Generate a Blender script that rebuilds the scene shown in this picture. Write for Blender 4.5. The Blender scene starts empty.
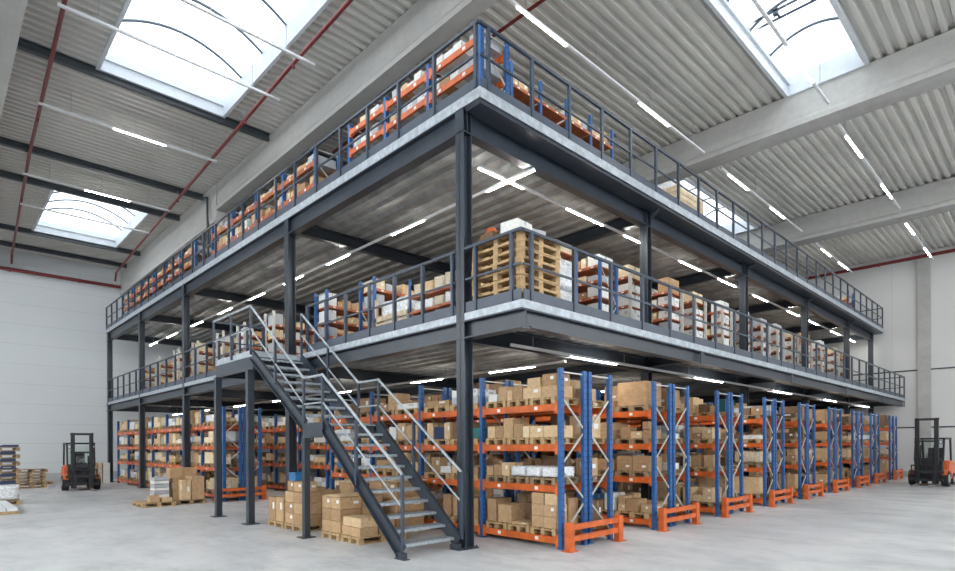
import bpy, bmesh, math, random
from mathutils import Vector, Matrix
from mathutils.bvhtree import BVHTree

R = random.Random(7)
SC = bpy.context.scene
COL = SC.collection

# ------------------------------------------------------------------ materials
def _mat(name):
    m = bpy.data.materials.new(name)
    m.use_nodes = True
    nt = m.node_tree
    return m, nt, nt.nodes["Principled BSDF"]

def _mix(nt, a, b, fac):
    n = nt.nodes.new("ShaderNodeMix"); n.data_type = 'RGBA'
    n.inputs[6].default_value = (*a, 1); n.inputs[7].default_value = (*b, 1)
    nt.links.new(fac, n.inputs[0])
    return n.outputs[2]

def _noise(nt, scale, detail=3, rough=.55, stretch=None, lo=.35, hi=.65, coord="Object"):
    tc = nt.nodes.new("ShaderNodeTexCoord")
    src = tc.outputs[coord]
    if stretch:
        mp = nt.nodes.new("ShaderNodeMapping"); mp.inputs["Scale"].default_value = stretch
        nt.links.new(src, mp.inputs[0]); src = mp.outputs[0]
    n = nt.nodes.new("ShaderNodeTexNoise")
    n.inputs["Scale"].default_value = scale; n.inputs["Detail"].default_value = detail
    n.inputs["Roughness"].default_value = rough
    nt.links.new(src, n.inputs["Vector"])
    r = nt.nodes.new("ShaderNodeMapRange")
    r.inputs[1].default_value = lo; r.inputs[2].default_value = hi
    nt.links.new(n.outputs[0], r.inputs[0])
    return r.outputs[0]

def plain(name, c, rough=.5, metal=0., var=.12, scale=6., spec=.5):
    m, nt, b = _mat(name)
    f = _noise(nt, scale)
    lo = tuple(x * (1 - var) for x in c); hi = tuple(min(1, x * (1 + var)) for x in c)
    nt.links.new(_mix(nt, lo, hi, f), b.inputs["Base Color"])
    b.inputs["Roughness"].default_value = rough; b.inputs["Metallic"].default_value = metal
    b.inputs["Specular IOR Level"].default_value = spec
    return m

def glow(name, c, s):
    m, nt, b = _mat(name)
    b.inputs["Base Color"].default_value = (*c, 1)
    b.inputs["Emission Color"].default_value = (*c, 1); b.inputs["Emission Strength"].default_value = s
    return m

MT = {}
MT['steel'] = plain('anthracite_paint', (.030, .039, .053), .36, 0, .12, 3)
MT['steel_rail'] = plain('blue_grey_paint', (.040, .056, .084), .36, 0, .1, 3)
MT['toe'] = plain('toe_board_paint', (.055, .070, .098), .4, 0, .1, 3)
MT['galv'] = plain('galvanised_steel', (.40, .44, .48), .42, .2, .18, 9)
MT['tread'] = plain('galvanised_tread', (.33, .37, .40), .42, .35, .3, 22)
MT['deck'] = plain('zinc_deck_sheet', (.31, .315, .31), .7, .0, .2, 2.5, .15)
MT['deck_top'] = plain('deck_board', (.30, .31, .32), .6, 0, .12, 3)
MT['purlin'] = plain('purlin_paint', (.050, .062, .072), .5, 0, .1, 3)
MT['rib'] = plain('grey_blue_rib', (.10, .13, .17), .5, 0, .1, 3)
MT['curb'] = plain('curb_white', (.60, .64, .68), .5, 0, .05, 3)
MT['red'] = plain('red_pipe_paint', (.17, .018, .020), .4, 0, .12, 4)
MT['white_metal'] = plain('white_metal', (.78, .80, .82), .4, 0, .05, 4)
MT['orange'] = plain('orange_beam_paint', (.62, .125, .022), .42, 0, .18, 5)
MT['orange_dull'] = plain('rust_orange_paint', (.40, .11, .04), .5, 0, .25, 7)
MT['blue'] = plain('blue_upright_paint', (.020, .098, .285), .42, 0, .2, 5)
MT['brace'] = plain('zinc_brace', (.55, .54, .50), .45, .3, .1, 8)
MT['hole'] = plain('hole_shadow', (.010, .014, .03), .8)
MT['tag'] = plain('label_paper', (.80, .80, .77), .7, 0, .06, 20)
MT['tape'] = plain('packing_tape', (.40, .27, .14), .3, 0, .06, 12)
MT['card0'] = plain('cardboard_tan', (.50, .325, .175), .8, 0, .12, 5)
MT['card1'] = plain('cardboard_brown', (.40, .25, .13), .8, 0, .14, 5)
MT['card2'] = plain('cardboard_light', (.63, .45, .26), .8, 0, .1, 5)
MT['card3'] = plain('cardboard_cream', (.74, .60, .39), .8, 0, .1, 5)
MT['card4'] = plain('cardboard_dark', (.17, .10, .055), .8, 0, .15, 5)
MT['white0'] = plain('white_carton', (.72, .72, .69), .6, 0, .08, 6)
MT['white1'] = plain('grey_carton', (.42, .44, .46), .6, 0, .1, 6)
MT['film'] = plain('wrapping_film', (.74, .76, .77), .22, 0, .22, 14, .6)
MT['filmtan'] = plain('wrapped_tan', (.58, .49, .36), .35, 0, .3, 12)
MT['wood'] = plain('pallet_wood', (.46, .31, .155), .75, 0, .25, 9)
MT['wood_dark'] = plain('weathered_wood', (.30, .205, .115), .8, 0, .28, 9)
MT['crate'] = plain('crate_wood', (.62, .50, .34), .7, 0, .18, 7)
MT['bin'] = plain('blue_plastic', (.03, .17, .40), .35, 0, .1, 5)
MT['navy'] = plain('navy_cover', (.02, .035, .10), .5, 0, .15, 6)
MT['teal'] = plain('teal_plastic', (.02, .16, .16), .4, 0, .1, 5)
MT['fork_orange'] = plain('truck_orange', (.70, .135, .028), .35, 0, .08, 3)
MT['black'] = plain('black_paint', (.018, .019, .022), .42, 0, .2, 6)
MT['rubber'] = plain('tyre_rubber', (.022, .022, .024), .8, 0, .2, 14)
MT['fork_steel'] = plain('bright_fork_steel', (.52, .53, .54), .35, .7, .1, 8)
MT['tube'] = glow('lamp_glow', (1, .985, .95), 45)
MT['tube_low'] = glow('lamp_glow_under_deck', (1, .975, .92), 70)

def concrete_mat():
    m, nt, b = _mat('power_floated_concrete')
    f1 = _noise(nt, .22, 4, .6, (1, .5, 1), .35, .65)
    f2 = _noise(nt, 1.1, 7, .72, (1, .6, 1), .44, .66)
    f3 = _noise(nt, 26, 4, .6, None, .3, .7)
    c = _mix(nt, (.52, .53, .54), (.72, .725, .73), f1)
    def over(cin, col, f, amt):
        mu = nt.nodes.new("ShaderNodeMath"); mu.operation = 'MULTIPLY'; mu.inputs[1].default_value = amt
        nt.links.new(f, mu.inputs[0])
        n = nt.nodes.new("ShaderNodeMix"); n.data_type = 'RGBA'
        nt.links.new(cin, n.inputs[6]); n.inputs[7].default_value = (*col, 1); nt.links.new(mu.outputs[0], n.inputs[0])
        return n.outputs[2]
    c = over(c, (.36, .37, .38), f2, .72)
    c = over(c, (.66, .66, .66), f3, .22)
    nt.links.new(c, b.inputs["Base Color"])
    r = nt.nodes.new("ShaderNodeMapRange"); r.inputs[3].default_value = .34; r.inputs[4].default_value = .58
    nt.links.new(f2, r.inputs[0]); nt.links.new(r.outputs[0], b.inputs["Roughness"])
    b.inputs["Specular IOR Level"].default_value = .35
    return m
MT['floor'] = concrete_mat()

def cast_mat():
    m, nt, b = _mat('cast_concrete')
    f1 = _noise(nt, .7, 5, .65, (1, .25, 1), .35, .65)
    f2 = _noise(nt, 5, 5, .6, None, .4, .75)
    c = _mix(nt, (.36, .355, .34), (.50, .495, .475), f1)
    n = nt.nodes.new("ShaderNodeMix"); n.data_type = 'RGBA'
    nt.links.new(c, n.inputs[6]); n.inputs[7].default_value = (.29, .285, .27, 1)
    mu = nt.nodes.new("ShaderNodeMath"); mu.operation = 'MULTIPLY'; mu.inputs[1].default_value = .35
    nt.links.new(f2, mu.inputs[0]); nt.links.new(mu.outputs[0], n.inputs[0])
    nt.links.new(n.outputs[2], b.inputs["Base Color"]); b.inputs["Roughness"].default_value = .75
    return m
MT['concrete'] = cast_mat()
MT['roof'] = plain('roof_sheet', (.58, .575, .54), .65, .0, .06, .6)

def panel_mat(name, col, axis, pitch, shift=0.):
    """sandwich panel wall: dark joints every `pitch` metres, faint micro ribs between"""
    m, nt, b = _mat(name)
    tc = nt.nodes.new("ShaderNodeTexCoord"); sp = nt.nodes.new("ShaderNodeSeparateXYZ")
    mp = nt.nodes.new('ShaderNodeMapping'); mp.inputs['Location'].default_value[axis] = shift
    nt.links.new(tc.outputs['Object'], mp.inputs[0]); nt.links.new(mp.outputs[0], sp.inputs[0])
    def comb(p, w):
        d = nt.nodes.new("ShaderNodeMath"); d.operation = 'DIVIDE'; d.inputs[1].default_value = p
        nt.links.new(sp.outputs[axis], d.inputs[0])
        fr = nt.nodes.new("ShaderNodeMath"); fr.operation = 'FRACT'; nt.links.new(d.outputs[0], fr.inputs[0])
        lt = nt.nodes.new("ShaderNodeMath"); lt.operation = 'LESS_THAN'; lt.inputs[1].default_value = w
        nt.links.new(fr.outputs[0], lt.inputs[0]); return lt.outputs[0]
    j = comb(pitch, .022 / pitch)
    f = _noise(nt, .25, 3)
    c = _mix(nt, tuple(x * .96 for x in col), col, f)
    n = nt.nodes.new("ShaderNodeMix"); n.data_type = 'RGBA'
    nt.links.new(j, n.inputs[0]); nt.links.new(c, n.inputs[6]); n.inputs[7].default_value = (*[x * .80 for x in col], 1)
    nt.links.new(n.outputs[2], b.inputs["Base Color"]); b.inputs["Roughness"].default_value = .45
    bp = nt.nodes.new("ShaderNodeBump"); bp.inputs["Strength"].default_value = .25; bp.inputs["Distance"].default_value = .01
    nt.links.new(comb(pitch / 8, .2), bp.inputs["Height"]); nt.links.new(bp.outputs[0], b.inputs["Normal"])
    return m
MT['wall_l'] = panel_mat('left_wall_panel', (.63, .66, .675), 2, .965)
MT['wall_r'] = panel_mat('right_wall_panel', (.66, .66, .65), 1, 6.0, .8)
MT['plinth'] = plain('plinth_concrete', (.42, .43, .43), .7, 0, .1, 2)

def glaze_mat():
    m, nt, b = _mat('opal_polycarbonate')
    t = nt.nodes.new("ShaderNodeBsdfTransparent"); t.inputs[0].default_value = (.36, .38, .39, 1)
    tl = nt.nodes.new("ShaderNodeBsdfTranslucent"); tl.inputs[0].default_value = (.6, .62, .64, 1)
    mx = nt.nodes.new("ShaderNodeMixShader"); mx.inputs[0].default_value = .25
    nt.links.new(t.outputs[0], mx.inputs[1]); nt.links.new(tl.outputs[0], mx.inputs[2])
    nt.links.new(mx.outputs[0], nt.nodes["Material Output"].inputs[0])
    return m
MT['glaze'] = glaze_mat()

def clear_mat():
    m, nt, b = _mat('cab_glass')
    t = nt.nodes.new("ShaderNodeBsdfTransparent"); t.inputs[0].default_value = (.82, .92, .88, 1)
    gl = nt.nodes.new("ShaderNodeBsdfGlossy"); gl.inputs["Roughness"].default_value = .05
    mx = nt.nodes.new("ShaderNodeMixShader"); mx.inputs[0].default_value = .1
    nt.links.new(t.outputs[0], mx.inputs[1]); nt.links.new(gl.outputs[0], mx.inputs[2])
    nt.links.new(mx.outputs[0], nt.nodes["Material Output"].inputs[0])
    return m
MT['glass'] = clear_mat()

# ------------------------------------------------------------------ mesh builder
class MB:
    def __init__(s): s.v, s.f, s.m, s.s = [], [], [], []
    def quad(s, pts, mi=0, sm=False):
        b = len(s.v); s.v += [tuple(p) for p in pts]; s.f.append(tuple(range(b, b + len(pts)))); s.m.append(mi); s.s.append(sm)
    def box(s, lo, hi, mi=0):
        x0, y0, z0 = (min(a, b) for a, b in zip(lo, hi)); x1, y1, z1 = (max(a, b) for a, b in zip(lo, hi))
        b = len(s.v)
        s.v += [(x0, y0, z0), (x1, y0, z0), (x1, y1, z0), (x0, y1, z0), (x0, y0, z1), (x1, y0, z1), (x1, y1, z1), (x0, y1, z1)]
        for q in ((0, 3, 2, 1), (4, 5, 6, 7), (0, 1, 5, 4), (1, 2, 6, 5), (2, 3, 7, 6), (3, 0, 4, 7)):
            s.f.append(tuple(b + i for i in q)); s.m.append(mi); s.s.append(False)
        return s
    def bar(s, p0, p1, w, h, mi=0, up=(0, 0, 1)):
        """rectangular bar from p0 to p1; w across, h along `up`"""
        p0, p1 = Vector(p0), Vector(p1); d = (p1 - p0).normalized(); u = Vector(up)
        if abs(d.dot(u)) > .99: u = Vector((1, 0, 0))
        a = d.cross(u).normalized() * (w / 2); c = a.cross(d).normalized() * (h / 2)
        b = len(s.v)
        for p in (p0, p1): s.v += [tuple(p - a - c), tuple(p + a - c), tuple(p + a + c), tuple(p - a + c)]
        for q in ((0, 3, 2, 1), (4, 5, 6, 7), (0, 1, 5, 4), (1, 2, 6, 5), (2, 3, 7, 6), (3, 0, 4, 7)):
            s.f.append(tuple(b + i for i in q)); s.m.append(mi); s.s.append(False)
        return s
    def tube(s, p0, p1, r, n=10, mi=0, r1=None):
        p0, p1 = Vector(p0), Vector(p1); d = (p1 - p0).normalized()
        u = Vector((0, 0, 1)) if abs(d.z) < .9 else Vector((1, 0, 0))
        a = d.cross(u).normalized(); c = a.cross(d); r1 = r if r1 is None else r1
        b = len(s.v)
        for p, rr in ((p0, r), (p1, r1)):
            for i in range(n):
                t = 2 * math.pi * i / n; s.v.append(tuple(p + (a * math.cos(t) + c * math.sin(t)) * rr))
        for i in range(n):
            j = (i + 1) % n; s.f.append((b + i, b + j, b + n + j, b + n + i)); s.m.append(mi); s.s.append(True)
        for k in (0, 1):
            base = len(s.v); s.v += s.v[b + k * n:b + k * n + n]
            ids = list(range(base, base + n)); s.f.append(tuple(ids if k else reversed(ids))); s.m.append(mi); s.s.append(False)
        return s
    def path(s, pts, r, n=8, mi=0):
        for a, b in zip(pts, pts[1:]): s.tube(a, b, r, n, mi)
        return s
    def prism(s, poly, axis, a0, a1, mi=0):
        """poly in the two other axes, extruded along axis from a0 to a1"""
        def pt(p, a):
            return {0: (a, p[0], p[1]), 1: (p[0], a, p[1]), 2: (p[0], p[1], a)}[axis]
        n = len(poly)
        s.quad([pt(p, a0) for p in poly], mi); s.quad([pt(p, a1) for p in reversed(poly)], mi)
        for i in range(n):
            j = (i + 1) % n
            s.quad([pt(poly[i], a0), pt(poly[i], a1), pt(poly[j], a1), pt(poly[j], a0)], mi)
        return s
    def ibeam(s, p0, p1, h, b, tf=.02, tw=.012, mi=0):
        """I section, top flange at p z, going down h; or for a vertical line flanges normal to X"""
        p0, p1 = Vector(p0), Vector(p1)
        if abs(p0.z - p1.z) > .5:
            for sx in (-1, 1):
                s.box((p0.x + sx * h / 2, p0.y - b / 2, p0.z), (p0.x + sx * (h / 2 - tf), p0.y + b / 2, p1.z), mi)
            s.box((p0.x - h / 2, p0.y - tw / 2, p0.z), (p0.x + h / 2, p0.y + tw / 2, p1.z), mi)
        else:
            for dz in (tf / 2, h - tf / 2):
                s.bar(p0 - Vector((0, 0, dz)), p1 - Vector((0, 0, dz)), b, tf, mi)
            s.bar(p0 - Vector((0, 0, h / 2)), p1 - Vector((0, 0, h / 2)), tw, h - 2 * tf, mi)
        return s
    def mesh(s, name, mats):
        me = bpy.data.meshes.new(name); me.from_pydata(s.v, [], s.f)
        for k in mats: me.materials.append(MT[k])
        me.polygons.foreach_set('material_index', s.m); me.polygons.foreach_set('use_smooth', s.s)
        me.update()
        return me
    def build(s, name, mats, parent=None, loc=None):
        return link(name, s.mesh(name, [mats] if isinstance(mats, str) else mats), parent, loc)

def link(name, me, parent=None, loc=None):
    o = bpy.data.objects.new(name, me); COL.objects.link(o)
    if parent is not None: o.parent = parent
    if loc is not None: o.location = loc
    return o

def tag(o, label, cat, group=None):
    o['label'] = label; o['category'] = cat
    if group: o['group'] = group
    return o

def thing(name, label, cat, loc=(0, 0, 0), rz=0., group=None):
    o = bpy.data.objects.new(name, None); COL.objects.link(o); o.empty_display_size = .1
    o.location = loc; o.rotation_euler = (0, 0, rz)
    return tag(o, label, cat, group)

def struct(o, label=None):
    o['kind'] = 'structure'
    if label: o['label'] = label
    return o

ORD = ("first second third fourth fifth sixth seventh eighth ninth tenth eleventh twelfth thirteenth fourteenth fifteenth sixteenth "
       "seventeenth eighteenth nineteenth twentieth").split()
def nth(i):
    if i < 20: return ORD[i]
    t = {2: 'twenty', 3: 'thirty', 4: 'forty', 5: 'fifty', 6: 'sixty', 7: 'seventy', 8: 'eighty', 9: 'ninety'}[min(9, (i + 1) // 10)]
    return t + '-' + ORD[(i + 1) % 10 - 1] if (i + 1) % 10 else t[:-1] + 'ieth'

# ------------------------------------------------------------------ camera
CAM = Vector((-6.60, -7.135, 1.75))
yaw = math.radians(46); roll = math.radians(.32)
fw = Vector((math.cos(yaw), math.sin(yaw), 0)); rt = Vector((math.sin(yaw), -math.cos(yaw), 0)); up = Vector((0, 0, 1))
cx = rt * math.cos(roll) - up * math.sin(roll); cy = rt * math.sin(roll) + up * math.cos(roll)
cd = bpy.data.cameras.new('camera'); cam = bpy.data.objects.new('camera', cd); COL.objects.link(cam)
cd.sensor_width = 36; cd.lens = 572 / 955 * 36; cd.shift_y = (444.8 - 285.5) / 955; cd.clip_end = 300
cam.matrix_world = Matrix(((cx.x, cy.x, -fw.x, CAM.x), (cx.y, cy.y, -fw.y, CAM.y), (cx.z, cy.z, -fw.z, CAM.z), (0, 0, 0, 1)))
SC.camera = cam

# ------------------------------------------------------------------ setting
Z1, Z2 = 3.95, 7.58
H = 11.24          # underside of the roof sheet
WY, WX = 28.2, 29.25 # left and right wall planes
B0 = -20.
SCL = .75          # roof members were surveyed on a 14.4 m roof; bring them to this one
fx = lambda x: -6.6 + SCL * (x + 6.6)
fy = lambda y: -7.135 + SCL * (y + 7.135)
fz = lambda z: 1.75 + SCL * (z - 1.75)
struct(MB().box((B0, B0, -.2), (WX, WY, 0)).build('floor', 'floor'), 'light grey power-floated concrete floor')
struct(MB().box((B0, WY, 0), (WX, WY + .25, H + 1)).build('wall_left', 'wall_l'), 'white panel wall behind the left forklift')
struct(MB().box((WX, B0, 0), (WX + .25, WY + .25, H + 1)).build('wall_right', 'wall_r'), 'white panel wall behind the right forklift')
m = MB(); m.box((B0, WY - .05, 0), (WX - .06, WY - .001, .46)); struct(m.build('baseboard_left', 'plinth'))
m = MB(); m.box((WX - .06, B0, 0), (WX - .001, WY, .30)); struct(m.build('baseboard_right', 'plinth'))
for i, z in enumerate((5.37, 2.5)):
    struct(MB().box((WX - .03, B0, z - .035), (WX - .001, WY - .1, z + .035)).build('trim_%d' % (i + 1), 'purlin'))
struct(MB().box((WX - .15, -2.38, 0), (WX - .062, -1.86, H)).build('wall_pilaster', 'concrete'), 'concrete pilaster on the right wall')

struct(MB().box((B0, B0 - .25, 0), (WX, B0, 6.2)).build('wall_front', 'wall_l'), 'unseen low wall behind the viewer, height set to limit sky light')  # unseen wall, kept low so sky light enters only above it
struct(MB().box((B0 - .25, B0 - .25, 0), (B0, WY + .25, 6.2)).build('wall_near', 'wall_l'), 'unseen low wall to the left, height set to limit sky light')  # second unseen low wall, added to block level daylight
# roof sheet with skylight openings
SKY = [(fx(a), fx(b), fy(c), fy(d)) for a, b, c, d in ((-2.36, 1.62, 4.6, 15.25), (-2.0, 2.1, 27.0, 34.6), (7.2, 15.95, -2.45, -.08), (19.5, 28.4, 5.6, 8.2), (-14, -10, -4, 12), (7.2, 15.95, -14, -9), (-14, -10, -20, -10))]  # last three skylights lie out of view, added to light the floor
m = MB(); per = .255
prof = [(0, 0), (.10, 0), (.13, .085), (.225, .085), (.255, 0)]
y = B0
while y < WY:
    for (a, za), (b, zb) in zip(prof, prof[1:]):
        y0, y1 = y + a, y + b; ym = (y0 + y1) / 2
        cuts = sorted((s[0], s[1]) for s in SKY if s[2] <= ym <= s[3])
        x = B0
        for c0, c1 in cuts + [(WX, WX)]:
            if c0 - x > .01:
                m.quad([(x, y0, H + za), (x, y1, H + zb), (c0, y1, H + zb), (c0, y0, H + za)])
                m.quad([(x, y0, H + za + .03), (c0, y0, H + za + .03), (c0, y1, H + zb + .03), (x, y1, H + zb + .03)])
            x = c1
    y += per
struct(m.build('ceiling', 'roof'), 'grey trapezoidal roof sheeting')

for i, (x0, x1, y0, y1) in enumerate(SKY):
    w = bpy.data.objects.new('window_%d' % (i + 1), None); COL.objects.link(w); w.location = (x0, y0, H); struct(w)
    w['label'] = ('long barrel skylight over the left aisle', 'barrel skylight near the far left wall', 'narrow skylight in front of the concrete beam',
                  'skylight glimpsed behind the upper right railing', 'added unseen skylight for top light, left of the viewer', 'added unseen skylight for top light, right of the viewer', 'added unseen skylight for top light, behind the viewer')[i]
    X, Y = x1 - x0, y1 - y0
    m = MB(); t = .08; zt = .46
    m.box((-t, -t, -.06), (0, Y + t, zt)); m.box((X, -t, -.06), (X + t, Y + t, zt))
    m.box((0, -t, -.06), (X, 0, zt)); m.box((0, Y, -.06), (X, Y + t, zt))
    m.box((.0, Y - .06, .22), (X, Y, .27))
    m.build('frame', 'curb', w)
    along_y = Y > X; span, ln = (X, Y) if along_y else (Y, X); rise = span * .16
    def arch(t): return zt + rise * (1 - (2 * t - 1) ** 2)
    N = 12
    m = MB()
    for k in range(N):
        a, b = k / N, (k + 1) / N
        P = [(a * span, 0, arch(a)), (b * span, 0, arch(b)), (b * span, ln, arch(b)), (a * span, ln, arch(a))]
        if not along_y: P = [(p[1], p[0], p[2]) for p in P]
        m.quad(P, 0, True)
    for e in (0, ln):
        P = [(k / N * span, e, arch(k / N)) for k in range(N + 1)]
        if not along_y: P = [(p[1], p[0], p[2]) for p in P]
        m.quad(P)
    m.build('glazing', 'glaze', w)
    n = max(3, round(ln / 1.25))
    for q in range(1, n):
        m = MB(); pts = []
        for k in range(N + 1):
            p = (k / N * span, q * ln / n, arch(k / N) - .03)
            pts.append(p if along_y else (p[1], p[0], p[2]))
        m.path(pts, .032, 6).build('glazing_rib', 'rib', w)
    if i == 2:
        m = MB()
        for dx in (0, .42): m.bar((3.9 + dx * .75, .05, .56), (3.9 + dx * .75, Y - .05, .56), .04, .04)
        for yy in (.5, 1.2): m.bar((3.9, yy, .56), (4.21, yy, .56), .04, .045); m.box((3.88, yy - .05, .47), (3.98, yy + .05, .62))
        m.build('vent_opener', 'steel_rail', w)

# concrete roof beams
def beam(x0, x1, y0, y1, zb, lab):
    x0, x1, y0, y1, zb = fx(x0), fx(x1), max(B0, fy(y0)), min(WY - .07, fy(y1)), fz(zb)
    m = MB(); m.box((x0, y0, zb), (x1, y1, H - .02))
    m.prism([(x0 - .05, zb + .0), (x0 - .05, zb + .12), (x0, zb + .22), (x0, zb)], 1, y0, y1)
    m.prism([(x1, zb), (x1, zb + .22), (x1 + .05, zb + .12), (x1 + .05, zb)], 1, y0, y1)
    struct(m.build('concrete_beam', 'concrete'), lab)
beam(-5.75, -4.78, -30, 60, 12.9, 'concrete roof beam at the far left edge')
beam(3.52, 3.88, -30, 21.2, 13.05, 'concrete roof beam above the upper left railing')
beam(3.50, 4.3, 21.26, 60, 12.55, 'deeper concrete beam running on to the left wall')
beam(16.05, 16.85, -30, 60, 13.15, 'concrete roof beam past the narrow skylight')
beam(28.65, 29.45, -30, 60, 13.05, 'concrete roof beam nearest the right wall')
for (x, y) in ((1.27, 14.16), (10.69, 14.16), (20.1, 14.16)):
    struct(MB().box((x - .15, y - .18, 7.60), (x + .15, y + .18, 10)).build('concrete_column', 'concrete'), 'concrete column under a roof beam')
# purlins
for (y, x0, x1) in ((15.42, -4.78, 3.5), (15.42, 3.9, 16), (23.1, -4.78, 3.5), (26.75, -4.78, 3.5), (34.75, -4.78, 3.5), (38.2, -20, 3.5), (34.75, 4.35, 16), (25, 4.35, 16)):
    x0, x1, y = fx(x0), fx(x1), fy(y)
    m = MB(); m.ibeam((x0, y, H - .005), (x1, y, H - .005), .2, .15, .02, .015); struct(m.build('steel_purlin', 'purlin'), 'dark steel purlin under the roof sheet')
m = MB().path([(fx(a), fy(b), fz(c)) for a, b, c in ((3.2, 22.9, 14.05), (3.36, 22.1, 13.9), (3.36, 22.0, 11.4))] + [(fx(3.36), fy(22), Z2 + .012)], .04)
tag(m.build('downpipe', 'purlin'), 'dark downpipe on the joint of the concrete beam above left racks', 'pipe')

# sprinkler pipes
def pipe(pts, r, lab, extra=None, sc=True):
    if sc: pts = [(fx(a), fy(b), fz(c)) for a, b, c in pts]; extra = [(fx(a), fy(b), fz(c)) for a, b, c in extra or ()]; r *= .75
    t = thing('sprinkler_pipe', lab, 'pipe', pts[0])
    o = Vector(pts[0])
    MB().path([Vector(p) - o for p in pts], r, 10).build('pipe_run', 'red', t)
    for p in extra or ():
        m = MB(); q = Vector(p) - o; m.tube(q, q + Vector((0, 0, .30)), .011, 6); m.build('hanger', 'galv', t)
        m = MB(); m.tube(q + Vector((0, 0, -.12)), q + Vector((0, 0, -.02)), .03, 8); m.build('sprinkler_head', 'red', t)
pipe([(-4.25, -2, 13.8), (-3.84, 11.63, 13.8), (-3.49, 22.1, 13.8), (-2.66, 38.6, 13.8), (-2.64, 39.0, 13.3)], .06, 'red sprinkler pipe left of the long skylight', [(-3.9, 9.5, 13.8), (-3.6, 19, 13.8), (-3.2, 28, 13.8)])
pipe([(1.55, -2, 13.8), (1.80, 10, 13.8), (2.23, 21.3, 13.8), (2.95, 38.6, 13.8), (2.97, 39.0, 13.3)], .06, 'red sprinkler pipe right of the long skylight', [(1.8, 9.8, 13.8), (1.95, 14, 13.8), (2.3, 23, 13.8)])
pipe([(5.6, -2, 13.9), (5.6, 14, 13.9)], .05, 'red sprinkler pipe above the corner of the upper railing', [(5.6, 6, 13.9)])
pipe([(-20, 39.5, 13.05), (3.4, 39.5, 13.05)], .11, 'thick red sprinkler main along the left wall', [(-2.7, 39.5, 13.05), (1, 39.5, 13.05)])
pipe([(40.9, -16, 14.05), (40.9, 20, 14.05)], .11, 'thick red sprinkler main along the right wall', [(40.9, 2, 14.05)])
pipe([(28.6, 2.35, Z1 + .02), (28.6, 2.35, 7.05)], .09, 'vertical red riser beside the far end of the lower deck', None, False)

# ------------------------------------------------------------------ lights
def light_rail(axis, const, a0, a1, z, lits, lab, hang, glowm='tube', w=.07, sc=True):
    if sc:
        f = fx if axis == 'x' else fy
        const, a0, a1, z, lits, hang, w = (fy if axis == 'x' else fx)(const), f(a0), f(a1), fz(z), [(f(a), f(b)) for a, b in lits], H - fz(z) - .05, .06
    g = 'strip lights'
    p = (a0, const, z) if axis == 'x' else (const, a0, z)
    t = thing('strip_light', lab, 'light', p)
    def bx(m, u0, u1, hw, z0, z1):
        lo, hi = ((u0 - a0, -hw, z0), (u1 - a0, hw, z1)) if axis == 'x' else ((-hw, u0 - a0, z0), (hw, u1 - a0, z1))
        return m.box(lo, hi)
    bx(MB(), a0, a1, w / 2, 0, .05).build('rail', 'white_metal', t)
    for u0, u1 in lits:
        bx(MB(), u0, u1, w * .46, -.014, -.002).build('lamp_tube', glowm, t)
    n = max(2, round((a1 - a0) / 3.1))
    for k in range(n + 1):
        m = MB(); u = (.7 if sc else .6) + (a1 - a0 - (1.4 if sc else 1.2)) * k / n
        q = (u, 0, .05) if axis == 'x' else (0, u, .05)
        m.tube(q, (q[0], q[1], .05 + hang - (0 if sc else .07)), .008, 5).build('hanger', 'galv', t)
h1 = H - 13.6 - .05
light_rail('x', 9.2, -4, 2.2, 13.6, [], 'unlit light rail across the long skylight, nearest of two', h1)
light_rail('x', 11.68, -4, 2.2, 13.6, [], 'unlit light rail across the far part of the long skylight', h1)
light_rail('x', 17.55, -3.74, 2.2, 13.6, [(-1.5, .25)], 'light rail just past the long skylight with one lit tube', h1)
light_rail('x', 24.35, -3.5, 2.3, 13.6, [(-1.25, .55)], 'light rail with one lit tube just before the far left skylight', h1)
light_rail('x', 28.4, -3.22, 2.42, 13.6, [], 'unlit light rail across the far left skylight', h1)
h2 = H - 13.2 - .05
light_rail('x', 2.86, 4.0, 15.6, 13.2, [(4.6, 6.67), (10.72, 12.7)], 'light rail above the corner of the upper deck, two lit tubes', h2)
light_rail('x', -1.5, 4.0, 15.45, 13.2, [(11.41, 13.71)], 'light rail running under the narrow skylight', h2)
light_rail('x', -1.38, 17.1, 27.9, 13.2, [(18.19, 20.46), (23.98, 25.99)], 'light rail between the two right concrete beams, nearer the aisle', h2)
light_rail('x', 2.92, 17.3, 27.7, 13.2, [(18.07, 20.19), (23.04, 24.9)], 'light rail between the two right concrete beams, above the upper railing', h2)
light_rail('x', -1.22, 30.3, 38.9, 13.2, [(30.35, 32.62), (35.79, 38.0)], 'light rail next to the right wall in line with the pilaster', h2)
light_rail('x', 3.0, 30.3, 38.3, 13.2, [(31.5, 33.38), (35.13, 37.3)], 'light rail next to the right wall above the far upper railing', h2)

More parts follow.
